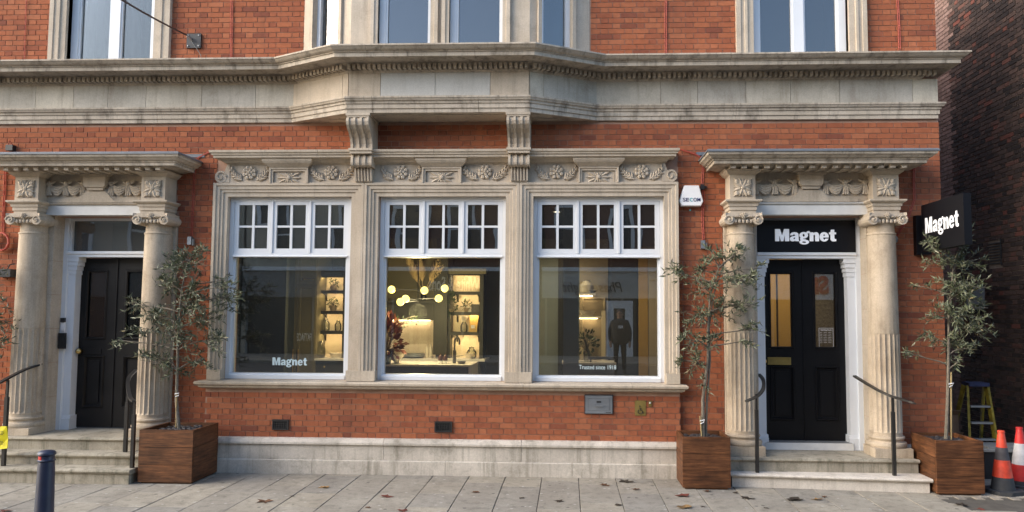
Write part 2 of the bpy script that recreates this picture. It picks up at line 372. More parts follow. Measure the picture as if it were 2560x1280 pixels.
def text(s, name, mat, parent, loc, width=None, height=None, off=0.0, ext=.004, rot=(math.pi/2, 0, 0), shear=0, spacing=1, weld=True):
    cu = bpy.data.curves.new('t', 'FONT'); cu.body = s; cu.align_x = 'CENTER'; cu.align_y = 'CENTER'; cu.size = 1; cu.offset = off; cu.extrude = 0; cu.shear = shear; cu.space_character = spacing
    cu.resolution_u = 4
    t = bpy.data.objects.new('t', cu); COL.objects.link(t); bpy.context.view_layer.update()
    me = bpy.data.meshes.new_from_object(t.evaluated_get(bpy.context.evaluated_depsgraph_get())); bpy.data.objects.remove(t)
    xs = [v.co.x for v in me.vertices]; ys = [v.co.y for v in me.vertices]
    kx = width/(max(xs)-min(xs)); ky = height/(max(ys)-min(ys)) if height else kx
    mx, my = (max(xs)+min(xs))/2, (max(ys)+min(ys))/2
    for v in me.vertices: v.co = ((v.co.x-mx)*kx, (v.co.y-my)*ky, ext)
    if ext > .003:
        bm = bmesh.new(); bm.from_mesh(me)
        r = bmesh.ops.extrude_face_region(bm, geom=bm.faces[:])
        for v in r['geom']:
            if isinstance(v, bmesh.types.BMVert): v.co.z = 0
        bmesh.ops.recalc_face_normals(bm, faces=bm.faces); bm.to_mesh(me); bm.free()
    me.materials.clear(); me.materials.append(mat); me.name = name
    o = place(name, me, loc, parent); o.rotation_euler = rot; return o

# heavy grotesque lettering drawn as outlines: each shape is (outline, holes)
def _arc(cx, cy, rx, ry, a0, a1, n=12): return [(cx+rx*math.cos(R(a0+(a1-a0)*i/n)), cy+ry*math.sin(R(a0+(a1-a0)*i/n))) for i in range(n+1)]
GLYPH = {
 'M': (108, [([(0, 0), (0, 100), (35, 100), (51, 42), (67, 100), (102, 100), (102, 0), (73, 0), (73, 62), (59, 0), (43, 0), (29, 62), (29, 0)], [])]),
 'a': (71, [([(66, 0), (42, 0), (41, 7), (31, 0), (20, -2), (8, 2), (2, 10), (1, 22), (6, 33), (18, 40), (40, 44), (40, 50), (37, 56), (31, 57), (25, 55), (23, 49), (3, 49), (6, 62), (16, 71), (32, 75), (50, 72), (60, 64), (63, 52), (63, 16)], [[(40, 32), (30, 29), (25, 24), (26, 18), (31, 15), (37, 18), (40, 24)]])]),
 'g': (76, [(_arc(31, 49, 31, 27, 0, 345, 22), [_arc(31, 49, 9, 12, 0, 340, 12)]), ([(50, 64), (54, 78), (64, 84), (74, 82), (74, 66), (63, 66), (56, 60)], []),
            ([(8, 30), (4, 20), (8, 10), (20, 7), (44, 7), (44, 16), (26, 17), (24, 22), (22, 30)], []), (_arc(34, -7, 35, 20, 0, 345, 22), [_arc(34, -8, 16, 7, 0, 340, 12)])]),
 'n': (72, [([(0, 0), (0, 73), (24, 73), (24, 64), (34, 72), (46, 75), (58, 70), (64, 60), (66, 48), (66, 0), (40, 0), (40, 46), (37, 53), (31, 53), (26, 48), (25, 42), (25, 0)], [])]),
 'e': (70, [([(65, 31), (65, 38)]+_arc(33, 36, 33, 39, 8, 318, 20)+[(64, 21), (43, 21), (40, 15), (34, 12), (28, 15), (25, 23), (25, 31)], [[(25, 45), (42, 45), (40, 54), (34, 58), (28, 54)]])]),
 't': (52, [([(11, 57), (0, 57), (0, 73), (11, 73), (15, 95), (37, 95), (37, 73), (50, 73), (50, 57), (37, 57), (37, 23), (41, 17), (50, 18), (50, 1), (38, -2), (22, 0), (13, 8), (11, 20)], [])]),
}
from mathutils.geometry import tessellate_polygon
def lettering(word, name, mat, parent, loc, width, cap, ext=.01, rot=(math.pi/2, 0, 0)):
    tot = sum(GLYPH[c][0] for c in word)-4; kx = width/tot; ky = cap/100; v, f, x = [], [], -tot/2
    for ch in word:
        for q, (outl, hl) in enumerate(GLYPH[ch][1]):
            lp = [[Vector((px_, py_, 0)) for px_, py_ in l] for l in [outl]+hl]; flat = [p for l in lp for p in l]; k = len(v); dz = ext-.0004*q
            v += [((p.x+x)*kx, (p.y-50)*ky, dz) for p in flat]; f += [tuple(k+i for i in t) for t in tessellate_polygon(lp)]
            if ext > .003:
                k2 = len(v); v += [((p.x+x)*kx, (p.y-50)*ky, 0) for p in flat]; o_ = 0
                for l in lp:
                    n_ = len(l); f += [(k+o_+i, k+o_+(i+1) % n_, k2+o_+(i+1) % n_, k2+o_+i) for i in range(n_)]; o_ += n_
        x += GLYPH[ch][0]
    me = bpy.data.meshes.new(name); me.from_pydata(v, [], f); me.materials.append(mat)
    o = place(name, me, loc, parent); o.rotation_euler = rot; return o

# ------------------------------------------------------------------ brick filler
def courses(regions, holes, z0, z1, x0, x1, pitch=.075, L=.2245, H=.108, joint=.010, phase=0.0):
    """Flemish bond: list of (xa, xb, za, zb) clipped to the regions minus holes"""
    out = []; n = int((z1-z0)/pitch)
    for c in range(n):
        za, zb = z0+c*pitch, z0+(c+1)*pitch-joint
        if zb > z1: break
        cut = [h for h in holes if h[2] < zb-.004 and h[3] > za+.004]
        iv = [(x0, x1)]
        for h in cut:
            nx = []
            for a, b in iv:
                if h[1] <= a or h[0] >= b: nx.append((a, b)); continue
                if h[0] > a: nx.append((a, h[0]))
                if h[1] < b: nx.append((h[1], b))
            iv = nx
        for a, b in iv:
            unit = L+H; x = x0-unit*2+((c % 2)*unit/2+phase); k = 0
            while x < b:
                l = (L if k % 2 == 0 else H)
                p, q = max(x, a), min(x+l-joint, b)
                if q-p > .02: out.append((p, q, za, zb))
                x += l; k += 1
    return out
def brick_box(mb, p, q, za, zb, y, depth=.04):
    """five-sided brick, face at y looking to -Y"""
    v = [(p, y, za), (q, y, za), (q, y, zb), (p, y, zb), (p, y+depth, za), (q, y+depth, za), (q, y+depth, zb), (p, y+depth, zb)]
    mb.add(v, [(0, 1, 2, 3), (1, 5, 6, 2), (4, 0, 3, 7), (3, 2, 6, 7), (0, 4, 5, 1)])
_bm_cache = {}
def brick_single(p, q, za, zb, y, parent, mat, yaw=0):
    key = (round(q-p, 3), round(zb-za, 3), mat.name)
    if key not in _bm_cache:
        mb = MB(); brick_box(mb, -(q-p)/2, (q-p)/2, -(zb-za)/2, (zb-za)/2, 0)
        me = bpy.data.meshes.new('brick'); me.from_pydata(mb.v, [], mb.f); me.materials.append(mat); _bm_cache[key] = me
    return place('brick', _bm_cache[key], ((p+q)/2, y, (za+zb)/2), parent)

# ================================================================== the setting: ground
def struct(o): o['kind'] = 'structure'; return o
struct(MB().box(-60, 60, -60, 60, -.32, -.16).build('ground', M['asphalt']))
struct(MB().px([(-4.4, -.12), (-9.2, .50), (-13.2, .52), (-13.2, -.159), (-4.4, -.159)], -60, 60).build('road', M['asphalt']))
PAV = struct(MB().box(-40, 14, -4.2, 9, -.155, -.012).build('pavement', M['joint']))
KERB = struct(MB().box(-40, 14, -4.4, -4.205, -.155, -.004).build('kerb', M['step']))
struct(MB().box(-40, 40, -17.2, -13.201, -.155, .60).build('opposite_pavement', M['slab']))
rs = random.Random(3)
SLABS = {}
def slab(x0, x1, y0, y1, mat, name, parent, t=.03):
    key = (round(x1-x0, 3), round(y1-y0, 3), mat.name)
    if key not in SLABS:
        a, b = (x1-x0)/2, (y1-y0)/2; e = .004; mb = MB()
        mb.add([(-a, -b, -t), (a, -b, -t), (a, b, -t), (-a, b, -t), (-a, -b, -e), (a, -b, -e), (a, b, -e), (-a, b, -e), (-a+e, -b+e, 0), (a-e, -b+e, 0), (a-e, b-e, 0), (-a+e, b-e, 0)],
               [(0, 1, 5, 4), (1, 2, 6, 5), (2, 3, 7, 6), (3, 0, 4, 7), (4, 5, 9, 8), (5, 6, 10, 9), (6, 7, 11, 10), (7, 4, 8, 11), (8, 9, 10, 11)])
        me = bpy.data.meshes.new(name); me.from_pydata(mb.v, [], mb.f); me.materials.append(mat); SLABS[key] = me
    o = place(name, SLABS[key], ((x0+x1)/2, (y0+y1)/2, 0), parent)
    o.rotation_euler = (rs.uniform(-.004, .004), rs.uniform(-.004, .004), 0); o.location.z += rs.uniform(-.002, .002); return o
W = .478
for i in range(31):
    x = -9.9+i*W
    y = -.06; L = rs.choice((.30, .45, .62, .20))
    while y > -3.3:
        y2 = max(y-L, -3.6)
        if x+W < 4.35 or y < -.95: slab(x+.004, x+W-.004, y2+.004, y-.004, M['slab'], 'paving_slab', PAV)
        elif x < 4.35: slab(x+.004, 4.345, y2+.004, y-.004, M['slab'], 'paving_slab', PAV)
        y = y2; L = rs.choice((.6, .6, .75, .9))
for i in range(22):                                   # block paving at the mouth of the alley
    for j in range(18):
        if i < 1 and j < 0: continue
        xx, yy = 4.36+i*.104+ (j % 2)*.0, -.95+j*.206+(i % 2)*.103
        if yy > 2.4 or xx > 6.6: continue
        slab(xx, xx+.098, yy, yy+.2, M['paver'], 'block_paver', PAV)

# ================================================================== the building
BLD = thing('corner_building', 'red brick shop building with pale stone bay, porticos and three wide display windows', 'building', (-1.6, .2, 0))
def P(mb, name, mat, parent=None, **k): return mb.build(name, mat, parent or BLD, **k)
XL, XR = -9.6, 4.955
WIN = [(-4.70, -2.985), (-2.59, -.85), (-.485, 1.287)]
WZ0, WZ1 = 1.23, 3.73
RC, LC = 3.195, -6.515                                # door centres
UWL, UWR = (-7.14, -5.86), (2.51, 3.79)
def grid_wall(mb, x0, x1, z0, z1, holes, y0, y1):
    zs = sorted({z0, z1, *[min(max(h[2], z0), z1) for h in holes], *[min(max(h[3], z0), z1) for h in holes]})
    for za, zb in zip(zs, zs[1:]):
        zm = (za+zb)/2; iv = [(x0, x1)]
        for h in holes:
            if h[2] < zm < h[3]:
                iv = [t for a, b in iv for t in ((a, min(b, h[0])), (max(a, h[1]), b)) if t[1]-t[0] > 1e-6]
        for a, b in iv: mb.box(a, b, y0, y1, za, zb)
    return mb
oph = [(a, b, WZ0, WZ1) for a, b in WIN] + [(RC-.69, RC+.75, .0, 3.46), (LC-.645, LC+.735, .0, 3.46)]
P(grid_wall(MB(), XL, XR-.004, 0, 4.80, oph, .008, .34), 'ground_floor_wall', M['mortar'])
uph = [(*UWL, 5.5, 7.3), (*UWR, 5.5, 7.3), (-3.70, .28, 5.5, 7.7)]
P(grid_wall(MB(), XL, XR-.004, 4.80, 7.7, uph, .008, .34), 'upper_wall', M['mortar'])
P(MB().box(-4.925, 1.475, -.052, .004, .40, 1.115), 'apron_wall', M['mortar'])
for q_ in ((XR-.03, XR), (XL, XL+.2)): P(MB().box(*q_, .345, 6, 0, 7.7), 'side_wall', M['brick'])
P(MB().box(XL, XR, .0, 6, 7.7, 7.8), 'roof', M['lead'])
# bricks: the apron under the window first (they show largest), the rest joined
ap = courses(None, [], .462, 1.115, -4.93, 1.48, phase=.03)
main = courses(None, [(-4.90, 1.475, 1.10, 4.36), (-4.93, 1.475, 0, 1.115), (RC-1.13, RC+1.10, 0, 3.47), (LC-1.13, LC+1.10, 0, 3.47), (RC-1.06, RC+1.06, 3.46, 4.02), (LC-1.06, LC+1.06, 3.46, 4.02)], .462, 4.775, XL, XR, phase=.11)
up = courses(None, [(-7.385, -5.735, 5.5, 7.5), (2.35, 4.03, 5.5, 7.5), (-3.72, .30, 5.5, 7.8)], 5.545, 7.65, XL, XR, phase=.17)
single = [(b, -.06) for b in ap]
room = 300-len(single)
mb = MB()
if room < 0:
    for b, y in single[300:]: brick_box(mb, *b, y)
    single = single[:300]
elif room:
    near = sorted(main, key=lambda b: (b[0]-1.8)**2*.6+(b[2]-.9)**2)[:room]; ns = set(near)
    single += [(b, 0) for b in near]; main = [b for b in main if b not in ns]
for b, y in single: brick_single(*b, y+rs.uniform(-.0015, .0015), BLD, M['brick1'])
for b in main+up: brick_box(mb, *b, rs.uniform(-.0015, .0015))
o = P(mb, 'brickwork', M['brick'], fix=False); o['kind'] = 'stuff'

# plinth
for a, b in ((-4.93, -3.4), (-3.395, -1.62), (-1.615, .05), (.055, 1.48)):
    P(MB().px([(-.16, 0), (-.16, .175), (-.145, .185), (.0, .185), (.0, 0)], a, b), 'plinth_stone', M['plinth'])
for a, b in ((-4.93, -2.45), (-2.445, -.62), (-.615, 1.48)):
    P(MB().px([(-.125, .187), (-.125, .375), (-.155, .385), (-.155, .41), (-.14, .43), (-.12, .45), (-.09, .463), (.0, .463), (.0, .187)], a, b), 'plinth_stone', M['plinth'])
for a, b in ((XL, LC-1.2), (LC+1.2, -4.935), (1.485, RC-1.2), (RC+1.2, XR-.002)):
    P(MB().px([(-.06, 0), (-.06, .42), (-.03, .462), (.0, .462), (.0, 0)], a, b), 'plinth_stone', M['plinth'])
# sill course under the windows
pieces([(-4.955, .0), (-4.955, -.12), (1.495, -.12), (1.495, .0)], [(-.11, 1.112), (.0, 1.112), (.02, 1.125), (.03, 1.13), (.03, 1.15), (.055, 1.158), (.07, 1.168), (.075, 1.195), (.06, 1.208), (-.11, 1.225)], 'window_sill_stone', M['stone'], BLD, 4, 1.3, 2.1)
# window surrounds
outer = [(-4.885, -2.79), (-2.785, -.67), (-.665, 1.465)]
AP = [(0, -.115), (.035, -.115), (.04, -.098), (.085, -.098), (.09, -.083), (.125, -.083), (.13, -.065), (.184, -.065), (.184, .10), (0, .10)]
for (a, b), (c, d) in zip(outer, WIN):
    k = (c-a)/.184, (b-d)/.184
    P(MB().sweep([(a, 1.222), (a, 3.91), (b, 3.91), (b, 1.222)], AP, fmap), 'window_architrave', M['stone'])
    m = (a+b)/2                                       # stone block feet and the raised tablet over the opening
    P(MB().sweep([(m-.27, 3.905), (m-.27, 4.118), (m+.27, 4.118), (m+.27, 3.905)], [(0, -.125), (.02, -.125), (.025, -.11), (.05, -.11), (.05, .0), (0, .0)], fmap).box(m-.215, m+.215, -.085, .0, 3.85, 4.065), 'raised_tablet', M['stone'])
    for x0, x1 in ((a-.004, c-.002), (d+.002, b+.004)):
        P(MB().box(x0, x1, -.122, .09, 1.222, 1.36), 'architrave_foot', M['stone'])
P(MB().box(-4.72, 1.30, -.072, .02, 3.905, 4.20), 'carved_frieze_ground', M['stone'])
# carving
def leaf(mb, x, z, y, ang, ln, wd):
    """a raised pointed leaf lying on the stone"""
    ca, sa = math.cos(ang), math.sin(ang); v = []
    for t, wv, h in ((0, .3, .012), (.3, 1, .024), (.65, .8, .028), (1, .02, .014)):
        for sgn, hh in ((-1, .25), (0, 1), (1, .25)):
            u, q = t*ln, sgn*wv*wd/2; v.append((x+u*ca-q*sa, y-h*hh, z+u*sa+q*ca))
    mb.add(v, [(i*3+j, i*3+j+1, i*3+j+4, i*3+j+3) for i in range(3) for j in range(2)])
def rosette(mb, x, z, y, r):
    def ydisc(rr, h, n=14): mb.py([(x+rr*math.cos(2*math.pi*i/n), z+rr*math.sin(2*math.pi*i/n)) for i in range(n)], y-h, y+.005)
    ydisc(r*.62, .018)
    for i in range(8):
        a = 2*math.pi*(i+.5)/8; mb.ball((x+r*.72*math.cos(a), y-.014, z+r*.72*math.sin(a)), r*.30, (1, .8, 1), 7, 4)
    for i in range(5):
        a = 2*math.pi*i/5; mb.ball((x+r*.36*math.cos(a), y-.028, z+r*.36*math.sin(a)), r*.22, (1, .8, 1), 6, 4)
    mb.ball((x, y-.034, z), r*.2, (1, 1, 1), 7, 4)
def foliage_panel(x0, x1, z0, z1, y, name='carved_foliage_panel'):
    mb = MB(); xm, zm = (x0+x1)/2, (z0+z1)/2; h = (z1-z0)/2; hw = (x1-x0)/2
    rosette(mb, xm, zm+.01, y, min(h*.98, .10))
    for s in (-1, 1):
        x = xm+s*h*.85
        mb.tube([(x+s*(hw-h*.85)*t, y-.012, zm-h*.75+h*1.3*t*t) for t in (0, .25, .5, .75, 1)], .010, 5)
        for t in (.1, .3, .5, .7, .9):
            px_, pz_ = x+s*(hw-h*.85)*t*.95, zm-h*.75+h*1.3*t*t
            for da, l in ((.9, .10), (-.55, .085), (.2, .08)):
                a = .55+da; a = a if s > 0 else math.pi-a
                l2 = l*(1-.25*t); ex, ez = px_+math.cos(a)*l2, pz_+math.sin(a)*l2
                if not (x0-.01 < ex < x1+.01): l2 *= .6
                if ez > z1 or ez < z0: l2 *= .55
                leaf(mb, px_, pz_, y, a, l2, .045)
    return P(mb, name, M['stone'], smooth=True)
def acanthus_panel(x0, x1, z0, z1, y, n=16, name='carved_rosette_panel'):
    mb = MB(); xm, zm = (x0+x1)/2, (z0+z1)/2; a_, b_ = (x1-x0)/2, (z1-z0)/2
    for i in range(n):
        a = 2*math.pi*i/n; rr = 1/max(abs(math.cos(a))/a_, abs(math.sin(a))/b_)
        leaf(mb, xm, zm, y, a, rr*.97, .055)
    if n == 16:
        for i in range(8): leaf(mb, xm, zm, y-.008, 2*math.pi*(i+.5)/8, min(a_, b_)*(.95 if i % 2 else 1.05), .085)
        for i in range(4): mb.ball((xm+a_*.62*(1 if i % 2 else -1), y-.012, zm+b_*.62*(1 if i > 1 else -1)), .035, (1, .7, 1), 7, 4)
    mb.ball((xm, y-.02, zm), .032, (1, .9, 1), 8, 5); return P(mb, name, M['stone'], smooth=True)
for a, b in outer:
    m = (a+b)/2
    foliage_panel(max(a+.22, -4.70), m-.29, 3.925, 4.165, -.075); foliage_panel(m+.29, min(b-.17, 1.27), 3.925, 4.165, -.075)
    acanthus_panel(m-.17, m+.17, 3.90, 4.055, -.085, 14)
for x, s in ((-4.80, -1), (1.375, 1)):                 # scrolls closing the frieze
    mb = MB()
    mb.py([(x+.085*math.cos(t*.449), 4.0+.085*math.sin(t*.449)) for t in range(14)], -.085, .0)
    mb.tube([(x+(.078-.0052*t)*math.cos(t*.55), -.092, 4.0+(.078-.0052*t)*math.sin(t*.55)) for t in range(14)], .010, 5)
    mb.py([(x-s*.02, 3.92), (x-s*.12, 3.92), (x-s*.12, 4.19), (x-s*.085, 4.17), (x-s*.05, 4.08)], -.08, 0)
    P(mb, 'frieze_scroll', M['stone'])
pieces([(-4.68, .0), (-4.68, -.075), (1.26, -.075), (1.26, .0)], [(-.07, 4.16), (.0, 4.16), (.02, 4.175), (.05, 4.185), (.09, 4.225), (.16, 4.235), (.16, 4.265), (.18, 4.27), (.18, 4.285), (.20, 4.30), (.205, 4.33), (-.07, 4.35)], 'window_cornice_stone', M['stone'], BLD, 3, 1.2, 1.9)
for a, b in outer:
    m = (a+b)/2
    P(MB().sweep([(m-.27, -.0), (m-.27, -.13), (m+.27, -.13), (m+.27, .0)], [(-.1, 4.12), (.0, 4.12), (.02, 4.14), (.055, 4.17), (.075, 4.20), (.075, 4.228), (-.1, 4.228)]), 'tablet_cap', M['stone'])
# console brackets under the bay
def console(x, wd):
    o = empty('console_bracket', (x, -.2, 3.92), BLD)
    def s_prof(pts, n=5):
        out = []
        for (y0, z0), (y1, z1) in zip(pts, pts[1:]): out += [(y0+(y1-y0)*t/n, z0+(z1-z0)*t/n) for t in range(n)]
        return out+[pts[-1]]
    S = [(-.43, 4.715), (-.458, 4.695), (-.465, 4.66), (-.452, 4.615), (-.405, 4.57), (-.335, 4.525), (-.28, 4.47), (-.25, 4.40), (-.245, 4.335)]
    h = wd/2; mb = MB()
    mb.px(S+[(.0, 4.335), (.0, 4.715)], x-h+.012, x+h-.012)
    for k in range(4):
        xc = x-h+.018+k*(wd-.036)/3; mb.px([(y-.03, z) for y, z in S]+[(.0, 4.335), (.0, 4.715)], xc-.017, xc+.017)
    for k in range(3):
        xc = x-h+.018+(k+.5)*(wd-.036)/3; mb.px([(y-.009, z) for y, z in S]+[(.0, 4.335), (.0, 4.715)], xc-.024, xc+.024)
    P(mb, 'upper_scroll', M['stone'], o)
    P(MB().box(x-h-.012, x+h+.012, -.475, .0, 4.738, 4.772).box(x-h, x+h, -.465, .0, 4.716, 4.737), 'bracket_cap', M['stone'], o)
    P(MB().box(x-h-.012, x+h+.012, -.33, .0, 4.305, 4.336).box(x-h+.002, x+h-.002, -.315, .0, 4.268, 4.304), 'bracket_cap', M['stone'], o)
    S2 = [(-.235, 4.265), (-.25, 4.24), (-.262, 4.20), (-.265, 4.15), (-.255, 4.12), (-.235, 4.105), (-.205, 4.10)]
    mb = MB().px(S2+[(.0, 4.10), (.0, 4.265)], x-h+.02, x+h-.02)
    for k in range(4):
        xc = x-h+.024+k*(wd-.048)/3; mb.px([(y-.018, z) for y, z in S2]+[(.0, 4.10), (.0, 4.265)], xc-.016, xc+.016)
    P(mb, 'lower_scroll', M['stone'], o)
    mb = MB().px([(-.155, 4.098), (-.13, 3.915), (.0, 3.915), (.0, 4.098)], x-h+.04, x+h-.04)
    for k in range(6):
        xc = x-h+.045+k*(wd-.09)/5; mb.px([(-.185, 4.098), (-.175, 4.02), (-.15, 3.925), (.0, 3.925), (.0, 4.098)], xc-.011, xc+.011)
    P(mb, 'fluted_tail', M['stone'], o)
console(-2.79, .30); console(-.667, .30)

# entablature over the ground floor, breaking forward round the bay
PATH = [(XL, 0), (-3.84, 0), (-2.93, -.44), (-.525, -.44), (.375, 0), (XR-.05, 0), (XR-.05, .5)]
PATHC = PATH[:-2]+[(XR-.24, 0), (XR-.24, .5)]
pieces(PATH, [(-.06, 4.772), (.032, 4.772), (.032, 4.825), (.047, 4.828), (.047, 4.885), (.062, 4.89), (.067, 4.92), (.085, 4.925), (.095, 4.945), (.105, 4.955), (.105, 4.978), (.03, 4.99), (-.06, 4.99)], 'architrave_stone', M['cornice'], BLD, 5)
pieces(PATHC, [(-.06, 5.315), (.02, 5.315), (.03, 5.33), (.045, 5.335), (.045, 5.395), (.10, 5.405), (.12, 5.425), (.30, 5.43), (.345, 5.412), (.362, 5.412), (.362, 5.462), (.378, 5.465), (.378, 5.478), (.40, 5.482), (.42, 5.495), (.445, 5.52), (.455, 5.525), (.455, 5.545), (.10, 5.575), (-.06, 5.578)], 'cornice_stone', M['cornice'], BLD, 9)
dm = MB()
for (ax, ay), (bx, by) in zip(PATH[:-1], PATH[1:]):
    A, Bv = Vector((ax, ay)), Vector((bx, by)); d = (Bv-A); L = d.length; d.normalize(); nrm = Vector((d.y, -d.x))
    if L < .6: continue
    n = int(L/.068)
    for i in range(n+1):
        c = A+d*(L*(i+.5)/(n+1)); q = [c-d*.020+nrm*.04, c+d*.020+nrm*.04, c+d*.020+nrm*.125, c-d*.020+nrm*.125]
        dm.pz([(t.x, t.y) for t in q], 5.342, 5.402)
o = P(dm, 'dentil_course', M['cornice']); o['kind'] = 'stuff'
# frieze stones, one block each
def fr(a, b, mat=None, gap=.003):
    a, b = Vector(a), Vector(b); d = (b-a).normalized()*gap
    P(MB().sweep([tuple(a+d), tuple(b-d)], [(-.10, 4.985), (.012, 4.985), (.012, 5.318), (-.10, 5.318)]), 'frieze_stone', mat or M['frieze'])
for xs in ([XL, -8.6, -7.55, -7.0, -6.5, -5.95, -5.15, -4.38, -3.84], [.375, 1.25, 1.75, 2.4, 3.0, 3.65, 4.62, XR-.002]):
    for a, b in zip(xs, xs[1:]): fr((a, 0), (b, 0))
fr((-3.84, 0), (-3.02, -.396), M['stone']); fr((-3.02, -.396), (-2.93, -.44), M['stone'])
fr((-2.93, -.44), (-2.50, -.44), M['stone']); fr((-2.50, -.44), (-1.77, -.44), M['greystone']); fr((-1.77, -.44), (-1.04, -.44), M['greystone']); fr((-1.04, -.44), (-.525, -.44), M['stone'])
fr((-.525, -.44), (-.34, -.35)); fr((-.34, -.35), (.375, 0))
P(MB().pz([(-3.80, .0), (-2.915, -.42), (-.54, -.42), (.335, .0)], 4.775, 5.50), 'bay_core', M['cornice'])
for a, b in ((-3.3, -2.95), (-2.63, -1.78), (-1.775, -.84), (-.5, -.1)):
    P(MB().box(a, b, -.36 if -2.9 < a < -.6 else -.15, -.02, 4.768, 4.774), 'soffit_slab', M['stone'])

# ---- upper windows
def frame_v(mb, x0, x1, y0, y1, z0, z1): return mb.box(x0, x1, y0, y1, z0, z1)
NETGLASS = glassmat('curtained_window_glass', (.75, .77, .75), 1.3)
def upper_window(x0, x1, curtain=False, nm='upper'):
    o = empty('upper_window', ((x0+x1)/2, .1, 5.57), BLD)
    P(MB().sweep([(x0-.235, 5.575), (x0-.235, 7.45), (x1+.235, 7.45), (x1+.235, 5.575)], [(0, -.06), (.06, -.06), (.065, -.045), (.11, -.045), (.115, -.06), (.15, -.06), (.155, -.04), (.235, -.04), (.235, .16), (0, .16)], fmap), 'stone_surround', M['stone'], o)
    m = (x0+x1)/2
    P(MB().box(x0, x0+.10, .08, .16, 5.58, 7.3).box(x1-.10, x1, .08, .16, 5.58, 7.3).box(m-.07, m+.07, .08, .155, 5.58, 7.3).box(x0+.10, m-.07, .085, .15, 5.58, 5.655).box(m+.07, x1-.10, .085, .15, 5.58, 5.655)
      .box(x0+.10, x0+.125, .10, .15, 5.655, 7.3).box(m-.095, m-.07, .10, .15, 5.655, 7.3).box(m+.07, m+.095, .10, .15, 5.655, 7.3).box(x1-.125, x1-.10, .10, .15, 5.655, 7.3), 'window_frame', M['white'], o)
    P(B(x0-.23, x1+.23, -.07, .16, 5.555, 5.578), 'sill', M['stone'], o)
    for a, b in ((x0+.125, m-.095), (m+.095, x1-.125)):
        P(B(a, b, .13, .134, 5.655, 7.3), 'pane', NETGLASS if curtain else M['skyglass'], o)
    if curtain:
        n = 60; v = []; 
        for i in range(n+1):
            x = x0-.08+(x1-x0+.16)*i/n; y = .24+.03*math.sin(i*1.15)+.012*math.sin(i*2.9); v += [(x, y, 5.6), (x, y, 7.4)]
        P(MB().add(v, [(2*i, 2*i+2, 2*i+3, 2*i+1) for i in range(n)]), 'net_curtain', M['curtain'], o, smooth=True, fix=False)
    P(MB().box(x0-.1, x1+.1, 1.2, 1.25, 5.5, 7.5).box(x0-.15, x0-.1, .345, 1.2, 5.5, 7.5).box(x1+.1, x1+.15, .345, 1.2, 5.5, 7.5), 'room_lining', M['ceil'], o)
upper_window(*UWL, curtain=True); upper_window(*UWR)
# bay storey above the cornice
bay = empty('bay_storey', (-1.72, -.2, 5.55), BLD)
YB = -.40
P(MB().box(-2.93, -2.56, YB, .0, 5.55, 7.7).box(-1.85, -1.60, YB, .0, 5.55, 7.7).box(-.885, -.525, YB, .0, 5.55, 7.7), 'bay_pier', M['stone'], bay)
mb = MB()
for x0, x1 in ((-2.56, -1.85), (-1.60, -.885)):
    mb.sweep([(x0-.10, 5.57), (x0-.10, 7.7), (x1+.10, 7.7), (x1+.10, 5.57)], [(0, YB-.045), (.05, YB-.045), (.055, YB-.03), (.1, YB-.03), (.1, YB+.12), (0, YB+.12)], fmap)
P(mb, 'bay_architrave', M['stone'], bay)
for x0, x1, zb in ((-2.56, -1.85, 5.60), (-1.60, -.885, 5.66)):
    P(MB().box(x0, x0+.085, YB+.06, YB+.14, 5.57, 7.6).box(x1-.05, x1, YB+.06, YB+.14, 5.57, 7.6).box(x0+.085, x1-.05, YB+.07, YB+.13, 5.57, zb+.03).box(x0+.085, x0+.11, YB+.075, YB+.13, zb+.03, 7.6), 'window_frame', M['white'], bay)
    P(B(x0+.11, x1-.05, YB+.11, YB+.114, zb+.03, 7.6), 'pane', M['skyglass'], bay)
for sgn, p0, p1 in ((-1, (-3.72, .0), (-2.93, YB)), (1, (-.525, YB), (.28, .0))):
    A, Bv = Vector(p0), Vector(p1); L = (Bv-A).length; d = (Bv-A)/L
    def seg(a, b, o0, o1, z0, z1): return [tuple(A+d*a), tuple(A+d*b)], [(o0, z0), (o1, z0), (o1, z1), (o0, z1)]
    mb = MB()
    t0, t1 = (.20, L-.20) if sgn < 0 else (.16, L-.28)
    for a, b, oo in ((0, t0-.05, .0), (t0-.05, t0, .04), (t1, t1+.05, .04), (t1+.05, L, .0)):
        mb.sweep(*seg(a, b, -.16, oo, 5.57, 7.7))
    P(mb, 'bay_pier', M['stone'], bay)
    mb = MB()
    for a, b in ((t0, t0+.06), (t1-.06, t1)): mb.sweep(*seg(a, b, -.13, -.05, 5.575, 7.65))
    mb.sweep(*seg(t0+.06, t1-.06, -.12, -.06, 5.575, 5.63)); P(mb, 'window_frame', M['white'], bay)
    P(MB().sweep(*seg(t0+.06, t1-.06, -.10, -.096, 5.63, 7.65)), 'pane', M['skyglass'], bay)
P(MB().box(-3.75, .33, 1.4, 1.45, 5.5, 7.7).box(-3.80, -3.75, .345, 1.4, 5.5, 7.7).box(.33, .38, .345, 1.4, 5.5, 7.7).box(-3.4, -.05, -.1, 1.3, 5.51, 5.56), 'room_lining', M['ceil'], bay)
P(MB().pz([(-3.72, .2), (-3.72, 0), (-2.93, YB), (-.525, YB), (.28, 0), (.28, .2)], 7.7, 7.8), 'bay_roof', M['lead'], bay)

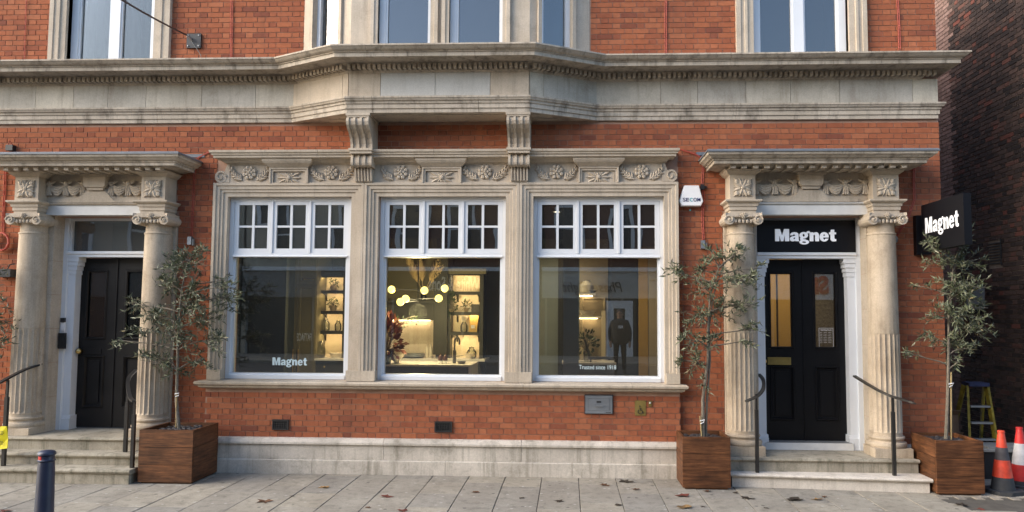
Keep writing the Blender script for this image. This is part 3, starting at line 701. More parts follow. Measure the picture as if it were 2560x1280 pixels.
# ---- display windows
def display_window(x0, x1, z0=WZ0, z1=WZ1, zt=2.895):
    o = empty('display_window', ((x0+x1)/2, .05, z0), BLD); y0, y1 = .02, .13
    P(MB().box(x0, x0+.055, y0, y1, z0, z1).box(x1-.055, x1, y0, y1, z0, z1).box(x0+.055, x1-.055, y0+.003, y1, z1-.06, z1).px([(y0-.015, z0), (y0-.015, z0+.05), (y0+.02, z0+.075), (y1, z0+.08), (y1, z0)], x0+.0552, x1-.0552)
      .box(x0+.055, x0+.085, y0+.03, y1, z0+.08, zt).box(x1-.085, x1-.055, y0+.03, y1, z0+.08, zt), 'outer_frame', M['white'], o)
    P(MB().px([(y0-.02, zt+.005), (y0-.02, zt+.02), (y0+.005, zt+.03), (y0+.005, zt+.06), (y1, zt+.06), (y1, zt)], x0+.0552, x1-.0552), 'transom', M['white'], o)
    a, b = x0+.055, x1-.055; cw = (b-a)/3; zb, zc = zt+.062, z1-.06
    for k in range(3):
        p, q = a+k*cw+.003, a+(k+1)*cw-.003; ym = y0+.012
        if k: P(MB().box(p-.018, p+.012, y0-.004, y1, zb, zc), 'mullion', M['white'], o)
        st = .048; m = (p+q)/2; zm = (zb+zc)/2+.01
        P(MB().box(p+.013 if k else p, p+.013+st, ym, ym+.05, zb, zc).box(q-st-.013, q-.013 if k < 2 else q, ym, ym+.05, zb, zc).box(p+.013+st, q-st-.013, ym, ym+.05, zb, zb+.06).box(p+.013+st, q-st-.013, ym, ym+.05, zc-.045, zc)
          .box(m-.017, m+.017, ym+.006, ym+.045, zb+.06, zc-.045).box(p+.013+st, m-.017, ym+.007, ym+.044, zm-.014, zm+.014).box(m+.017, q-st-.013, ym+.007, ym+.044, zm-.014, zm+.014), 'casement', M['white'], o)
        for xa, xb in ((p+.013+st, m-.017), (m+.017, q-st-.013)):
            for za, zd in ((zb+.06, zm-.014), (zm+.014, zc-.045)):
                pn = P(B(xa, xb, -.002, .002, za, zd), 'pane', M['oldglass'], o); pn.location.y += ym+.025
                pn.rotation_euler = (rs.uniform(-.006, .006), 0, rs.uniform(-.006, .006))
    P(B(x0+.085, x1-.085, y0+.07, y0+.076, z0+.08, zt), 'display_pane', M['glass'], o)
    return o
DW = [display_window(*w_) for w_ in WIN]
a = at(724, 905, .085); lettering('Magnet', 'window_lettering', M['decal'], DW[0], (a.x, .086, a.z+.008), .48, .105, .002)
a = at(1494, 918, .085); text('Trusted since 1918', 'window_lettering', M['decal'], DW[2], (a.x, .086, a.z), width=.50, height=.058, off=.002, ext=.002)

# ---- porticos
def portico(c, half, zf, zbase, white_sign):
    g = empty('portico', (c, -.1, zf), BLD)
    YA = -.10
    xa, xb = c-half, c+half
    ow = .72 if white_sign else .69
    # stone piers behind the columns
    for s in (-1, 1):
        x0, x1 = sorted((c+(.03 if white_sign else .045)+s*(ow-.001), c+s*(ow+.40)))
        z = zf; k = 0
        while z < 3.46:
            z2 = min(z+.47, 3.463); P(MB().box(x0, x1, -.045, .34, z+.002, z2-.002), 'pier_stone', M['stone'], g); z = z2; k += 1
    for x in (xa, xb):
        col = empty('column', (x, YA, zf), BLD)
        P(B(x-.235, x+.235, YA-.235, YA+.14, zf, zbase), 'plinth_block', M['shaft'], col)
        prof = [(.235, zbase), (.245, zbase+.02), (.248, zbase+.04), (.24, zbase+.06), (.215, zbase+.068), (.21, zbase+.075), (.205, zbase+.085), (.215, zbase+.10), (.225, zbase+.115), (.222, zbase+.13), (.20, zbase+.14), (.197, zbase+.16)]
        P(MB().lathe(prof, x, YA, 32), 'base', M['shaft'], col, smooth=True)
        zs = zbase+.16; zfl = 1.90; z1 = 3.19
        n = 80; v = []; rows = [zs, zs+.03, zs+.06, (zs+zfl)/2, zfl-.05, zfl-.01, zfl, zfl+.002, 2.3, 2.7, 3.0, z1]
        for z in rows:
            t = (z-zs)/(3.31-zs); r = .193-.026*max(0, t-.2)**1.2
            dep = 0 if z < zs+.04 or z > zfl+.001 else (.022 if z < zfl-.02 else .012)
            for i in range(n):
                rr = r + (.004 if zs+.02 < z < zfl+.001 else 0) - dep*(0, .8, 1, .8)[i % 4]
                an = 2*math.pi*i/n; v.append((x+rr*math.cos(an), YA+rr*math.sin(an), z))
        f = [(j*n+i, j*n+(i+1) % n, (j+1)*n+(i+1) % n, (j+1)*n+i) for j in range(len(rows)-1) for i in range(n)]
        P(MB().add(v, f), 'shaft', M['shaft'], col, smooth=True)
        P(MB().lathe([(.166, 3.185), (.182, 3.19), (.184, 3.20), (.18, 3.21), (.166, 3.216), (.164, 3.30), (.175, 3.32), (.195, 3.345), (.19, 3.36)], x, YA, 28), 'necking', M['shaft'], col, smooth=True)
        cp = MB(); cp.box(x-.20, x+.20, YA-.20, YA+.12, 3.375, 3.41)
        for s in (-1, 1):                              # volutes, front and side, with an egg and dart band between
            vx = x+s*.185
            cp.py([(vx+.068*math.cos(2*math.pi*i/14), 3.375+.068*math.sin(2*math.pi*i/14)) for i in range(14)], YA-.222, YA+.12)
            cp.tube([(vx+s*(.060-.0042*t)*math.cos(t*.6), YA-.228, 3.375+(.060-.0042*t)*math.sin(t*.6)) for t in range(14)], .011, 5)
            cp.ball((vx, YA-.228, 3.375), .018, nu=7, nv=4)
        for t in range(5): cp.ball((x-.10+.05*t, YA-.20, 3.355), .022, (1, .8, 1.3), 7, 4)
        rosette(cp, x, 3.425, YA-.21, .042)
        for s in (-1, 1):
            for t in range(3): leaf(cp, x+s*(.03+.03*t), 3.40, YA-.212, (.3 if s > 0 else math.pi-.3), .07, .03)
        P(cp, 'capital', M['stone'], col)
        P(MB().pz([(x-.235, YA-.235), (x-.20, YA-.215), (x+.20, YA-.215), (x+.235, YA-.235), (x+.22, YA+.13), (x-.22, YA+.13)], 3.425, 3.462), 'abacus', M['stone'], col)
        # entablature block over the column
        q = [(x-.165, .0), (x-.165, -.285), (x+.165, -.285), (x+.165, .0)]
        P(MB().sweep(q, [(-.16, 3.464), (.0, 3.464), (.0, 3.50), (.012, 3.502), (.012, 3.55), (.025, 3.552), (.03, 3.585), (.055, 3.60), (.07, 3.615), (.07, 3.635), (-.16, 3.637)]), 'architrave_block', M['stone'], g)
        P(B(x-.165, x+.165, -.283, .0, 3.638, 3.965), 'frieze_block', M['stone'], g)
        acanthus_panel(x-.125, x+.125, 3.675, 3.925, -.284, 16).parent = BLD
        P(MB().sweep([(x-.168, .0), (x-.168, -.286), (x+.168, -.286), (x+.168, .0)], [(-.16, 3.966), (.0, 3.966), (.02, 3.98), (.045, 4.0), (.06, 4.02), (.085, 4.03), (-.16, 4.03)]), 'block_cap', M['stone'], g)
    x0, x1 = xa+.168, xb-.168
    P(B(x0, x1, -.12, .20, 3.465, 3.60), 'lintel', M['lwhite'] , g)
    P(MB().px([(-.135, 3.602), (-.15, 3.61), (-.15, 3.622), (-.12, 3.63), (.2, 3.63), (.2, 3.602)], x0, x1), 'lintel_moulding', M['lwhite'] if white_sign else M['stone'], g)
    P(B(x0, x1, -.105, .19, 3.632, 4.03), 'frieze_panel', M['stone'], g)
    for k, y in ((0, -.155), (.028, -.14), (.05, -.125)):   # ogee gable sweeping up to the keystone
        L = [(-.62, 3.632+k), (-.42, 3.632+k), (-.33, 3.64+k), (-.255, 3.665+k), (-.205, 3.71+k), (-.165, 3.76+k), (-.13, 3.785+k)]
        P(MB().py([(c+a, z) for a, z in L]+[(c-a, z) for a, z in reversed(L)]+[(c+.62, 3.631), (c-.62, 3.631)], y, -.10), 'ogee_moulding', M['stone'], g)
    P(MB().py([(c-.13, 3.84), (c+.13, 3.84), (c+.15, 3.87), (c+.16, 3.99), (c-.16, 3.99), (c-.15, 3.87)], -.20, -.1).py([(c-.11, 3.80), (c+.11, 3.80), (c+.12, 3.838), (c-.12, 3.838)], -.18, -.1).box(c-.19, c+.19, -.215, -.1, 3.992, 4.028), 'keystone', M['stone'], g)
    for s in (-1, 1):                                  # drapery swags
        mb = MB(); e0, e1 = c+s*.20, c+s*(half-.20); n = 2
        for k in range(n):
            a_, b_ = e0+(e1-e0)*k/n, e0+(e1-e0)*(k+1)/n
            for q, (sag, rr) in enumerate(((.045, .018), (.08, .023), (.115, .022), (.145, .014))):
                mb.tube([(a_+(b_-a_)*t/8, -.118-.022*math.sin(math.pi*t/8), 3.885-sag*math.sin(math.pi*t/8)) for t in range(9)], [rr*(.55+.45*math.sin(math.pi*t/8)) for t in range(9)], 6)
        for k in range(n+1):
            x = e0+(e1-e0)*k/n; mb.ball((x, -.128, 3.90), .038, (1.1, .8, 1), 8, 5)
            for u in (-.016, .004, .022): mb.tube([(x+u*.4, -.125, 3.88), (x+u, -.135, 3.82), (x+u*1.6, -.128, 3.735)], [.012, .020, .016], 5)
            for u in (-1, 1): leaf(mb, x+u*.015, 3.905, -.125, .35 if u > 0 else math.pi-.35, .085, .05)
        P(mb, 'carved_swag', M['stone'], g, smooth=True)
    # cornice
    ct = [(xa-.19, .0), (xa-.19, -.30), (xb+.19, -.30), (xb+.19, .0)]
    P(MB().sweep(ct, [(-.19, 4.032), (.0, 4.032), (.0, 4.045), (.16, 4.075), (.20, 4.068), (.225, 4.068), (.225, 4.105), (.24, 4.11), (.24, 4.125), (.27, 4.135), (.29, 4.155), (.315, 4.17), (.32, 4.185), (.32, 4.205), (-.19, 4.215)]), 'portico_cornice', M['cornice'], g)
    nmod = 16
    for i in range(nmod):
        x = xa-.16+(xb-xa+.32)*i/(nmod-1); deep = -.47
        P(MB().box(x-.032, x+.032, deep, -.12, 4.02, 4.072), 'modillion', M['cornice'], g)
    lead = MB().sweep(ct, [(-.2, 4.216), (.325, 4.206), (.335, 4.20), (.335, 4.222), (.32, 4.235), (-.2, 4.30)])
    lead.box(xa-.55, xb+.55, -.012, .0, 4.29, 4.335); P(lead, 'lead_flashing', M['lead'], g)
    # white door frame, set back in the opening
    c = c+(.03 if white_sign else .045); D = .10
    zt0, zt1 = 2.905, 2.985
    wf = MB()
    for s in (-1, 1):
        a_, b_ = sorted((c+s*ow, c+s*(ow-.06))); wf.box(a_, b_, .06+D, .34, zf, 3.463)
        a_, b_ = sorted((c+s*(ow-.06), c+s*(ow-.165))); wf.box(a_, b_, .10+D, .34, zf, zt0)
        a_, b_ = sorted((c+s*(ow-.045), c+s*(ow-.185))); wf.box(a_, b_, .075+D, .34, zf, zf+.15); wf.px([(.088+D, zf+.151), (.095+D, zf+.19), (.34, zf+.19), (.34, zf+.151)], a_, b_)
        for q, (zz, ex) in enumerate(((2.66, .012), (2.72, .025), (2.78, .04), (2.84, .055))):
            a_, b_ = sorted((c+s*(ow-.061), c+s*(ow-.165-ex))); wf.box(a_, b_, .098+D-ex*.6, .34, zz, zz+.058 if q < 3 else zt0)
    wf.px([(.055+D, zt0), (.055+D, zt0+.03), (.035+D, zt0+.045), (.035+D, zt1), (.34, zt1), (.34, zt0)], c-ow+.0601, c+ow-.0601)
    wf.box(c-ow+.061, c+ow-.061, .10+D, .34, 3.425, 3.463)
    P(wf, 'door_frame', M['white'] if white_sign else M['white'], g)
    return g
GR = portico(RC, .92, .34, .455, True); GL = portico(LC, .885, .485, .575, False)
# ---- doors
def door(c, hw, z0, z1, mat, plate, knob_x, nm, glassmat_):
    d = empty('double_door', (c, .33, z0), BLD); y = .325
    for s in (-1, 1):
        x0, x1 = sorted((c+s*.003, c+s*hw)); lf = MB()
        gz0, gz1, pz0, pz1 = z0+1.27, z1-.20, z0+.30, z0+.98
        g0, g1 = x0+(.115 if s < 0 else .16), x1-(.16 if s < 0 else .125)
        lf.box(x0, g0, y, y+.05, z0, z1).box(g1, x1, y, y+.05, z0, z1).box(g0, g1, y, y+.05, z0, pz0).box(g0, g1, y, y+.05, pz1, gz0).box(g0, g1, y, y+.05, gz1, z1).box(g0, g1, y+.022, y+.045, pz0, pz1)
        leafo = P(lf, 'door_leaf', mat, d)
        P(MB().sweep([(g0-.035, gz0-.035), (g0-.035, gz1+.035), (g1+.035, gz1+.035), (g1+.035, gz0-.035)], [(0, y-.002), (.012, y-.016), (.025, y-.016), (.035, y-.002), (.035, y+.03), (0, y+.03)], fmap, closed=True), 'glazing_moulding', mat, leafo)
        P(MB().sweep([(g0-.03, pz0-.03), (g0-.03, pz1+.03), (g1+.03, pz1+.03), (g1+.03, pz0-.03)], [(0, y-.002), (.01, y-.018), (.022, y-.018), (.04, y+.012), (.04, y+.03), (0, y+.03)], fmap, closed=True), 'panel_moulding', mat, leafo)
        P(B(g0+.045, g1-.045, y+.008, y+.024, pz0+.045, pz1-.045), 'raised_panel', mat, leafo)
        P(B(g0, g1, y+.02, y+.026, gz0, gz1), 'glass_pane', glassmat_, leafo)
    P(MB().box(c-.014, c+.014, y-.012, y-.001, z0, z1), 'meeting_bead', mat, d)
    return d
DR = door(RC+.03, .555, .435, 2.90, M['black'], True, 0, 'r', glassmat('door_glass', (.92, .92, .88), 1.9))
DL = door(LC+.045, .525, .50, 2.90, M['oldblack'], False, 0, 'l', glassmat('dark_door_glass', (.35, .35, .33), 1.5))
a0, a1 = at(1919, 893, .31), at(1977, 912, .31)
P(MB().box(a0.x, a1.x, .307, .324, a1.z, a0.z).box(a0.x+.03, a1.x-.03, .300, .307, a1.z+.03, a0.z-.03).sweep([(a0.x, a1.z), (a0.x, a0.z), (a1.x, a0.z), (a1.x, a1.z)], [(0, .295), (.02, .295), (.02, .31), (0, .31)], fmap, closed=True), 'letter_plate', M['oldbrass'], DR)
for pz_, r_ in ((903, .030), (914, .020)):
    a = at(1908, pz_, .29); P(MB().ball((a.x+.02, .285, a.z), r_, nu=12, nv=8).tube([(a.x+.02, .285, a.z), (a.x+.02, .326, a.z)], .012, 8), 'door_knob', M['brass'], DR, smooth=True)
a = at(192, 878, .28); P(MB().ball((a.x+.035, .275, a.z), .042, nu=14, nv=8).tube([(a.x+.035, .29, a.z), (a.x+.035, .326, a.z)], .024, 10), 'door_knob', M['brass'], DL, smooth=True)
b0, b1 = at(208, 872, .32), at(253, 886, .32)
P(MB().box(b0.x, b1.x, .316, .324, b1.z, b0.z), 'letter_plate', M['oldblack'], DL)
LD = LC+.045
P(B(LD-.60, LD+.60, .24, .246, 2.986, 3.425), 'fanlight_pane', glassmat('fanlight_glass', (.30, .31, .28), 2.4, wob=.04, film=.10), GL)
for q_ in (LD-.629, LD+.60): P(MB().box(q_, q_+.029, .20, .29, 2.986, 3.424), 'fanlight_bead', M['lwhite'], GL)
# opening hours notice on the right-hand glass
a0, a1 = at(2047, 820, .34), at(2084, 873, .34)
hn = P(MB().sweep([(a0.x, a1.z), (a0.x, a0.z), (a1.x, a0.z), (a1.x, a1.z)], [(0, .340), (.004, .340), (.004, .3415), (0, .3415)], fmap, closed=True), 'opening_hours_frame', M['paper'], DR)
text('Opening hours', 'opening_hours_heading', M['paper'], DR, ((a0.x+a1.x)/2, .3405, a0.z-.028), width=.15, height=.028, off=.01, ext=.001)
for i, dy in enumerate(('Mon', 'Tue', 'Wed', 'Thu', 'Fri', 'Sat', 'Sun')):
    z = a0.z-.062-i*.0225
    text(dy, 'opening_hours_line', M['paper'], DR, (a0.x+.03, .3405, z), width=.028, height=.011, ext=.001)
    text('9:00am   5:00pm', 'opening_hours_line', M['paper'], DR, (a0.x+.115, .3405, z), width=.105, height=.011, ext=.001)
# black fascia board over the right door
a0, a1 = at(1888, 547, .09), at(2138, 630, .09)
sg = thing('shop_sign', 'flat black sign board lettered in white, filling the light over the right-hand door', 'sign', ((a0.x+a1.x)/2, .1, a1.z))
RD = RC+.03
MB().box(RD-.658, RD+.658, .145, .26, 2.987, 3.424).build('sign_board', M['signblack'], sg)
a = at(2013, 588, .14); lettering('Magnet', 'sign_lettering', M['letter'], sg, (a.x, .144, a.z), .81, .165, .02)
# ---- stone floors and steps
P(MB().box(RC-1.19, RC+1.17, -.42, .34, .172, .338), 'porch_floor', M['step'], GR)
P(MB().px([(-.40, .29), (-.44, .30), (-.455, .315), (-.45, .335), (-.42, .342), (-.40, .342)], RC-1.20, RC+1.18), 'floor_nosing', M['step'], GR)
P(MB().box(RD-.58, RD+.58, .16, .34, .339, .43), 'door_threshold', M['lwhite'], GR)
for i in range(3):
    P(MB().box(RD-.56+i*.375, RD-.19+i*.375, .17, .322, .431, .437), 'threshold_tile', M['tile'], GR)
P(MB().box(LC-1.22, LC+1.22, -.44, .34, .33, .484), 'porch_floor', M['step'], GL)
P(MB().px([(-.42, .44), (-.46, .45), (-.475, .465), (-.47, .48), (-.44, .488), (-.42, .488)], LC-1.23, LC+1.23), 'floor_nosing', M['step'], GL)
rst = thing('entrance_step', 'clean pale stone bottom step with rounded edge below the right-hand door', 'step', (3.2, -.45, 0))
MB().pz([(2.04, -.40), (2.04, -.52), (4.36, -.705), (4.36, -.40)], 0, .128).build('riser', M['marble'], rst)
for (x0, y0), (x1, y1) in (((2.02, -.545), (2.62, -.593)), ((2.624, -.593), (3.75, -.683)), ((3.754, -.683), (4.385, -.733))):
    v = MB().pz([(x0, -.39), (x0, y0), (x1, y1), (x1, -.39)], .129, .172); v.tube([(x0, y0+.004, .1505), (x1, y1+.004, .1505)], .0212, 8); v.build('tread_slab', M['marble'], rst, smooth=True)
lst = thing('stone_staircase', 'worn mossy stone steps climbing to the left-hand door', 'steps', (LC, -.65, 0))
for i, (yf, za, zb, xr) in enumerate(((-.93, 0, .185, -5.40), (-.69, .186, .33, -5.37))):
    for (x0, x1) in ((-8.4, -7.25), (-7.246, -6.25), (-6.246, xr)):
        MB().box(x0, x1-(.03 if x1 == xr else 0), yf+.035, -.43, za, zb-.06).build('riser_stone', M['step'], lst)
        MB().px([(yf+.02, zb-.058), (yf, zb-.045), (yf-.012, zb-.025), (yf-.005, zb-.006), (yf+.015, zb), (-.43, zb), (-.43, zb-.058)], x0, x1).build('tread_stone', M['step'], lst)

# ================================================================== neighbour across the alley
NX = 6.7
NB = thing('neighbouring_building', 'dark brown brick building side wall across the alley on the right', 'building', (7.6, 4, 0))
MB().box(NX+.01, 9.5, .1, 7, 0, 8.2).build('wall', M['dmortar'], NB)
MB().box(NX-.12, 9.6, .0, 7.1, 8.201, 8.35).build('coping', M['step'], NB)
holes = [(1.69, 2.03, 2.945, 3.325)]
nb = courses(None, holes, 0.0, 8.19, .1, 6.9, pitch=.0725, L=.225, H=.112, joint=.013)
def nface(mb, p, q, za, zb, x):
    v = [(x, p, za), (x, q, za), (x, q, zb), (x, p, zb), (x+.03, p, za), (x+.03, q, za), (x+.03, q, zb), (x+.03, p, zb)]
    mb.add(v, [(3, 2, 1, 0), (2, 6, 5, 1), (7, 3, 0, 4), (7, 6, 2, 3), (1, 5, 4, 0)])
pale = lambda b: b[0] > 2.80+.09*((int(b[2]/.0725)//3) % 2)
vis = [b for b in nb if not pale(b) and .95 < b[0] < 2.9 and b[2] < 6.2]
vis.sort(key=lambda b: (b[0], abs(b[2]-2.2))); one = set(vis[:300])
mm, mp_ = MB(), MB()
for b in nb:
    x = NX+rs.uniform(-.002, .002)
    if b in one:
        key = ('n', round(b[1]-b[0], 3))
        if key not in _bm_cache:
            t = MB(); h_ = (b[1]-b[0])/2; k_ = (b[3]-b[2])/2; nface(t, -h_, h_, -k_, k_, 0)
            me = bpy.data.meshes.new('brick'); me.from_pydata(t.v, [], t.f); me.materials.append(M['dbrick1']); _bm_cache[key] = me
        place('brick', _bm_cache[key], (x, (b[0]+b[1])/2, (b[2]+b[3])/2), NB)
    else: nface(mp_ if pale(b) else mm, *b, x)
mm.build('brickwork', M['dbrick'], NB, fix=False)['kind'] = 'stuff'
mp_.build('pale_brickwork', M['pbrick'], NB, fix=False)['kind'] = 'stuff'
vt = MB().box(NX-.005, NX+.008, 1.70, 2.02, 2.955, 3.315)
MB().box(NX+.0105, NX+.012, 1.69, 2.03, 2.945, 3.325).build('vent_opening', M['blackmark'], NB)
g_ = MB()
for i in range(8): g_.box(NX-.006, NX+.0104, 1.70, 2.02, 2.96+i*.045, 2.975+i*.045)
g_.box(NX-.012, NX+.009, 1.672, 1.69, 2.93, 3.34); g_.build('vent_louvre', M['cast'], NB)
a = Vector((NX, 2.30, 2.44))
wl_ = thing('wall_light', 'grey bulkhead lamp on the dark alley wall behind the olive tree', 'lamp', (NX-.08, 2.3, 2.25))
MB().px([(2.15, 2.62), (2.45, 2.62), (2.42, 2.32), (2.34, 2.24), (2.24, 2.24), (2.17, 2.34)], NX-.16, NX-.002).build('housing', M['fasciagrey'], wl_)
MB().px([(2.22, 2.24), (2.36, 2.24), (2.35, 2.21), (2.23, 2.21)], NX-.13, NX-.03).build('lens', M['blackmark'], wl_)

# ================================================================== planters and olive trees
def planter(x0, x1, y0, y1, h, label, rot=0):
    t = thing('wooden_planter', label, 'planter', ((x0+x1)/2, (y0+y1)/2, 0), 'wooden box planters along the shop front')
    n = 3; ph = (h-.02)/n; th = .03
    for i in range(n):
        z0, z1 = .02+i*ph+.002, .02+(i+1)*ph-.002; j = (i % 2)*.002
        MB().box(x0, x1, y0-j, y0+th, z0, z1).build('plank', M['wood'], t)
        MB().box(x0, x1, y1-th, y1+j, z0, z1).build('plank', M['wood'], t)
        MB().box(x0-.001-j, x0+th, y0+th+.001, y1-th-.001, z0, z1).build('plank', M['wood'], t)
        MB().box(x1-th, x1+.001+j, y0+th+.001, y1-th-.001, z0, z1).build('plank', M['wood'], t)
    MB().box(x0+.03, x1-.03, y0+.03, y1-.03, 0, .02).build('base_board', M['wood'], t)
    mb = MB().box(x0+th+.001, x1-th-.001, y0+th+.001, y1-th-.001, h-.12, h-.06); r = random.Random(int(x0*100))
    for k in range(150):
        s = r.uniform(.016, .032); mb.ball((r.uniform(x0+.07, x1-.07), r.uniform(y0+.07, y1-.07), h-.05+r.uniform(-.012, .012)), s, (1.3, 1, .6), 6, 4)
    o = mb.build('pebbles', M['soil'], t); o['kind'] = 'stuff'
    return t
planter(-5.35, -4.665, -.84, -.19, .665, 'square stained wooden planter between the left-hand steps and the display windows')
planter(1.405, 1.985, -.70, -.18, .635, 'narrow stained wooden planter between the display windows and the right-hand steps')
planter(4.40, 4.955, -.80, -.17, .645, 'stained wooden planter at the right corner of the building beside the alley')
planter(-8.75, -8.15, -.80, -.19, .66, 'stained wooden planter left of the left-hand steps')
def olive(label, base, zb, trunk, clumps, seed, leaves=2600, depth=.22, twin=False, Y=-.45, stake=None):
    r = random.Random(seed); t = thing('olive_tree', label, 'tree', (base[0], base[1], zb), 'olive trees in planters')
    wood = MB(); pts = [Vector((base[0], base[1], zb))]+[at(px_, py_, Y) for px_, py_ in trunk]
    n = len(pts); wood.tube(pts, [.024-.017*i/(n-1) for i in range(n)], 8)
    if twin: wood.tube([p+Vector((.035+.02*math.sin(i*1.7), .02, 0)) for i, p in enumerate(pts)], [.017-.011*i/(n-1) for i in range(n)], 7)
    lv = MB(); tot = sum(c[2]*c[3]*(c[4] if len(c) > 4 else 1) for c in clumps)
    tp = [pts[0].lerp(pts[1], .4)]+pts[1:]
    dense = []
    for i in range(n-1): dense += [pts[i].lerp(pts[i+1], k/8) for k in range(8)]
    for c in clumps:
        px_, py_, rx, ry = c[:4]; dn = c[4] if len(c) > 4 else 1
        ctr = at(px_, py_, Y+r.uniform(-.5, .5)*depth); sx, sz = rx/193, ry/193
        st = min(dense, key=lambda p: (p-ctr).length+.9*max(0, p.z-ctr.z+.10))
        mid = st.lerp(ctr, .5)+Vector((r.uniform(-.04, .04), r.uniform(-.05, .05), r.uniform(.0, .06)))
        br = [st, st.lerp(mid, .5)+Vector((0, 0, .01)), mid, mid.lerp(ctr, .6), ctr]
        wood.tube(br, [.010, .009, .007, .006, .004], 5)
        nl = leaves*rx*ry*dn/tot; ntw = max(4, int(nl/17))
        for k in range(ntw):
            a = r.uniform(0, 6.283); q = r.random()**.5
            end = ctr+Vector((math.cos(a)*q*sx, r.uniform(-1, 1)*min(sx, .25)*.9, math.sin(a)*q*sz))
            b0 = br[2].lerp(br[4], r.random())
            ln = (end-b0).length
            if ln > .32: b0 = end+(b0-end)*(.32/ln)
            d = (end-b0); ln = d.length
            if ln < .05: d = Vector((r.uniform(-1, 1), r.uniform(-1, 1), r.uniform(-.3, 1))).normalized()*.1; ln = .1
            end = b0+d
            dr = Vector((0, 0, -r.uniform(0, .035))); b1 = b0.lerp(end, .6)+Vector((0, 0, .02)); e2 = end+dr
            wood.tube([b0, b1, e2], [.0032, .0024, .0014], 3)
            m = 14
            for i in range(m):
                f = .25+.75*(i+r.random())/m; p = b0.lerp(b1, f/.6) if f < .6 else b1.lerp(e2, (f-.6)/.4)
                dd = (d.normalized()*.55+Vector((r.gauss(0, .6), r.gauss(0, .6), r.gauss(.1, .55)))).normalized()
                L = r.choice((.035, .05, .06, .075, .09))*r.uniform(.85, 1.15); wd = L*r.uniform(.20, .29)
                sd = dd.cross(Vector((r.gauss(0, 1), r.gauss(0, 1), r.gauss(0, 1)))).normalized()*wd/2
                nr = sd.cross(dd).normalized()*L*.08
                lv.add([p, p+dd*L*.4+sd+nr, p+dd*L, p+dd*L*.4-sd+nr], [(0, 1, 2, 3)])
    wood.build('trunk', M['bark'], t, smooth=True)
    o = lv.build('foliage', M['olive'], t, fix=False); o['kind'] = 'stuff'
    if stake:
        p0, p1 = at(*stake[0], Y-.03), at(*stake[1], Y-.03); MB().tube([(p0.x, p0.y, zb-.02), p1], .010, 6).build('stake', M['stake'], t)
        q = at(*stake[2], Y-.035); MB().tube([q+Vector((-.025, -.01, 0)), q+Vector((.03, -.012, .012)), q+Vector((.02, 0, -.02)), q+Vector((-.02, -.01, -.035))], .007, 5).build('tie', M['paper'], t)
    return t
olive('olive tree with wide bushy crown in the planter beside the left-hand column', (-5.03, -.5), .60, [(441, 1000), (444, 900), (446, 800), (455, 720), (470, 650)],
      [(470, 650, 55, 45, 1.5), (430, 660, 40, 35), (420, 710, 50, 40, 1.2), (490, 720, 35, 50, 1.2), (470, 765, 60, 45, 1.3), (385, 790, 55, 35), (330, 760, 38, 28, .8), (345, 830, 55, 22, .8), (290, 850, 32, 18, .8),
       (440, 830, 70, 45, .9), (515, 800, 45, 50, .9), (545, 850, 30, 55), (575, 740, 35, 45, 1.3), (590, 720, 16, 25), (560, 700, 22, 35), (395, 900, 60, 35, .9), (440, 930, 45, 25, .8), (500, 900, 40, 40, .7), (350, 900, 25, 30, .6), (505, 640, 22, 30)],
      1, 5600, stake=((440, 1060), (442, 985), (443, 985)))
olive('sparse olive tree with twin stems in the planter left of the right-hand column', (1.70, -.46), .57, [(1757, 1000), (1770, 900), (1770, 820), (1775, 740), (1800, 660)],
      [(1840, 625, 35, 30, 1.3), (1790, 640, 45, 35, 1.1), (1740, 670, 35, 40, .9), (1690, 680, 32, 35, 1.2), (1760, 720, 45, 40, 1.1), (1830, 690, 45, 40, 1.2), (1880, 700, 35, 30), (1905, 670, 20, 22), (1790, 780, 60, 45, 1.1), (1860, 760, 45, 30),
       (1730, 790, 40, 35, .9), (1720, 850, 30, 40, .8), (1780, 850, 55, 30, .8), (1890, 820, 25, 30, 1), (1870, 850, 22, 22), (1735, 905, 28, 45, 1.1), (1760, 960, 18, 28, .8), (1700, 900, 20, 20, .6)],
      2, 3700, twin=True, stake=((1755, 1070), (1750, 1040), (1755, 1052)))
olive('tall olive tree with pale trunk in the planter by the alley corner', (4.68, -.48), .58, [(2369, 1000), (2371, 900), (2372, 800), (2378, 720), (2385, 650)],
      [(2325, 620, 30, 40, .9), (2350, 650, 36, 36, .8), (2400, 660, 45, 40, .9), (2440, 650, 40, 30, .7), (2390, 720, 55, 50, 1.1), (2430, 730, 40, 50), (2390, 790, 45, 45, 1.3), (2440, 820, 45, 40), (2340, 790, 35, 30, .7), (2330, 840, 40, 25, .8),
       (2380, 860, 55, 30, 1.2), (2440, 870, 40, 25, .8), (2410, 590, 30, 45, .6), (2300, 715, 40, 10, .5), (2280, 885, 30, 12, .4), (2395, 900, 30, 25, .7), (2470, 770, 25, 25, .5)],
      3, 3500, stake=((2377, 1070), (2378, 930), (2376, 960)))
olive('olive tree cut off by the left edge of the picture', (-8.42, -.48), .60, [(-60, 1000), (-50, 900), (-45, 800), (-40, 700)],
      [(-40, 680, 55, 35), (-10, 700, 25, 30), (0, 800, 35, 30), (-50, 760, 55, 50), (-30, 850, 50, 40), (15, 860, 22, 22, .8), (-50, 900, 40, 30), (10, 760, 20, 30, .7)], 4, 2400)

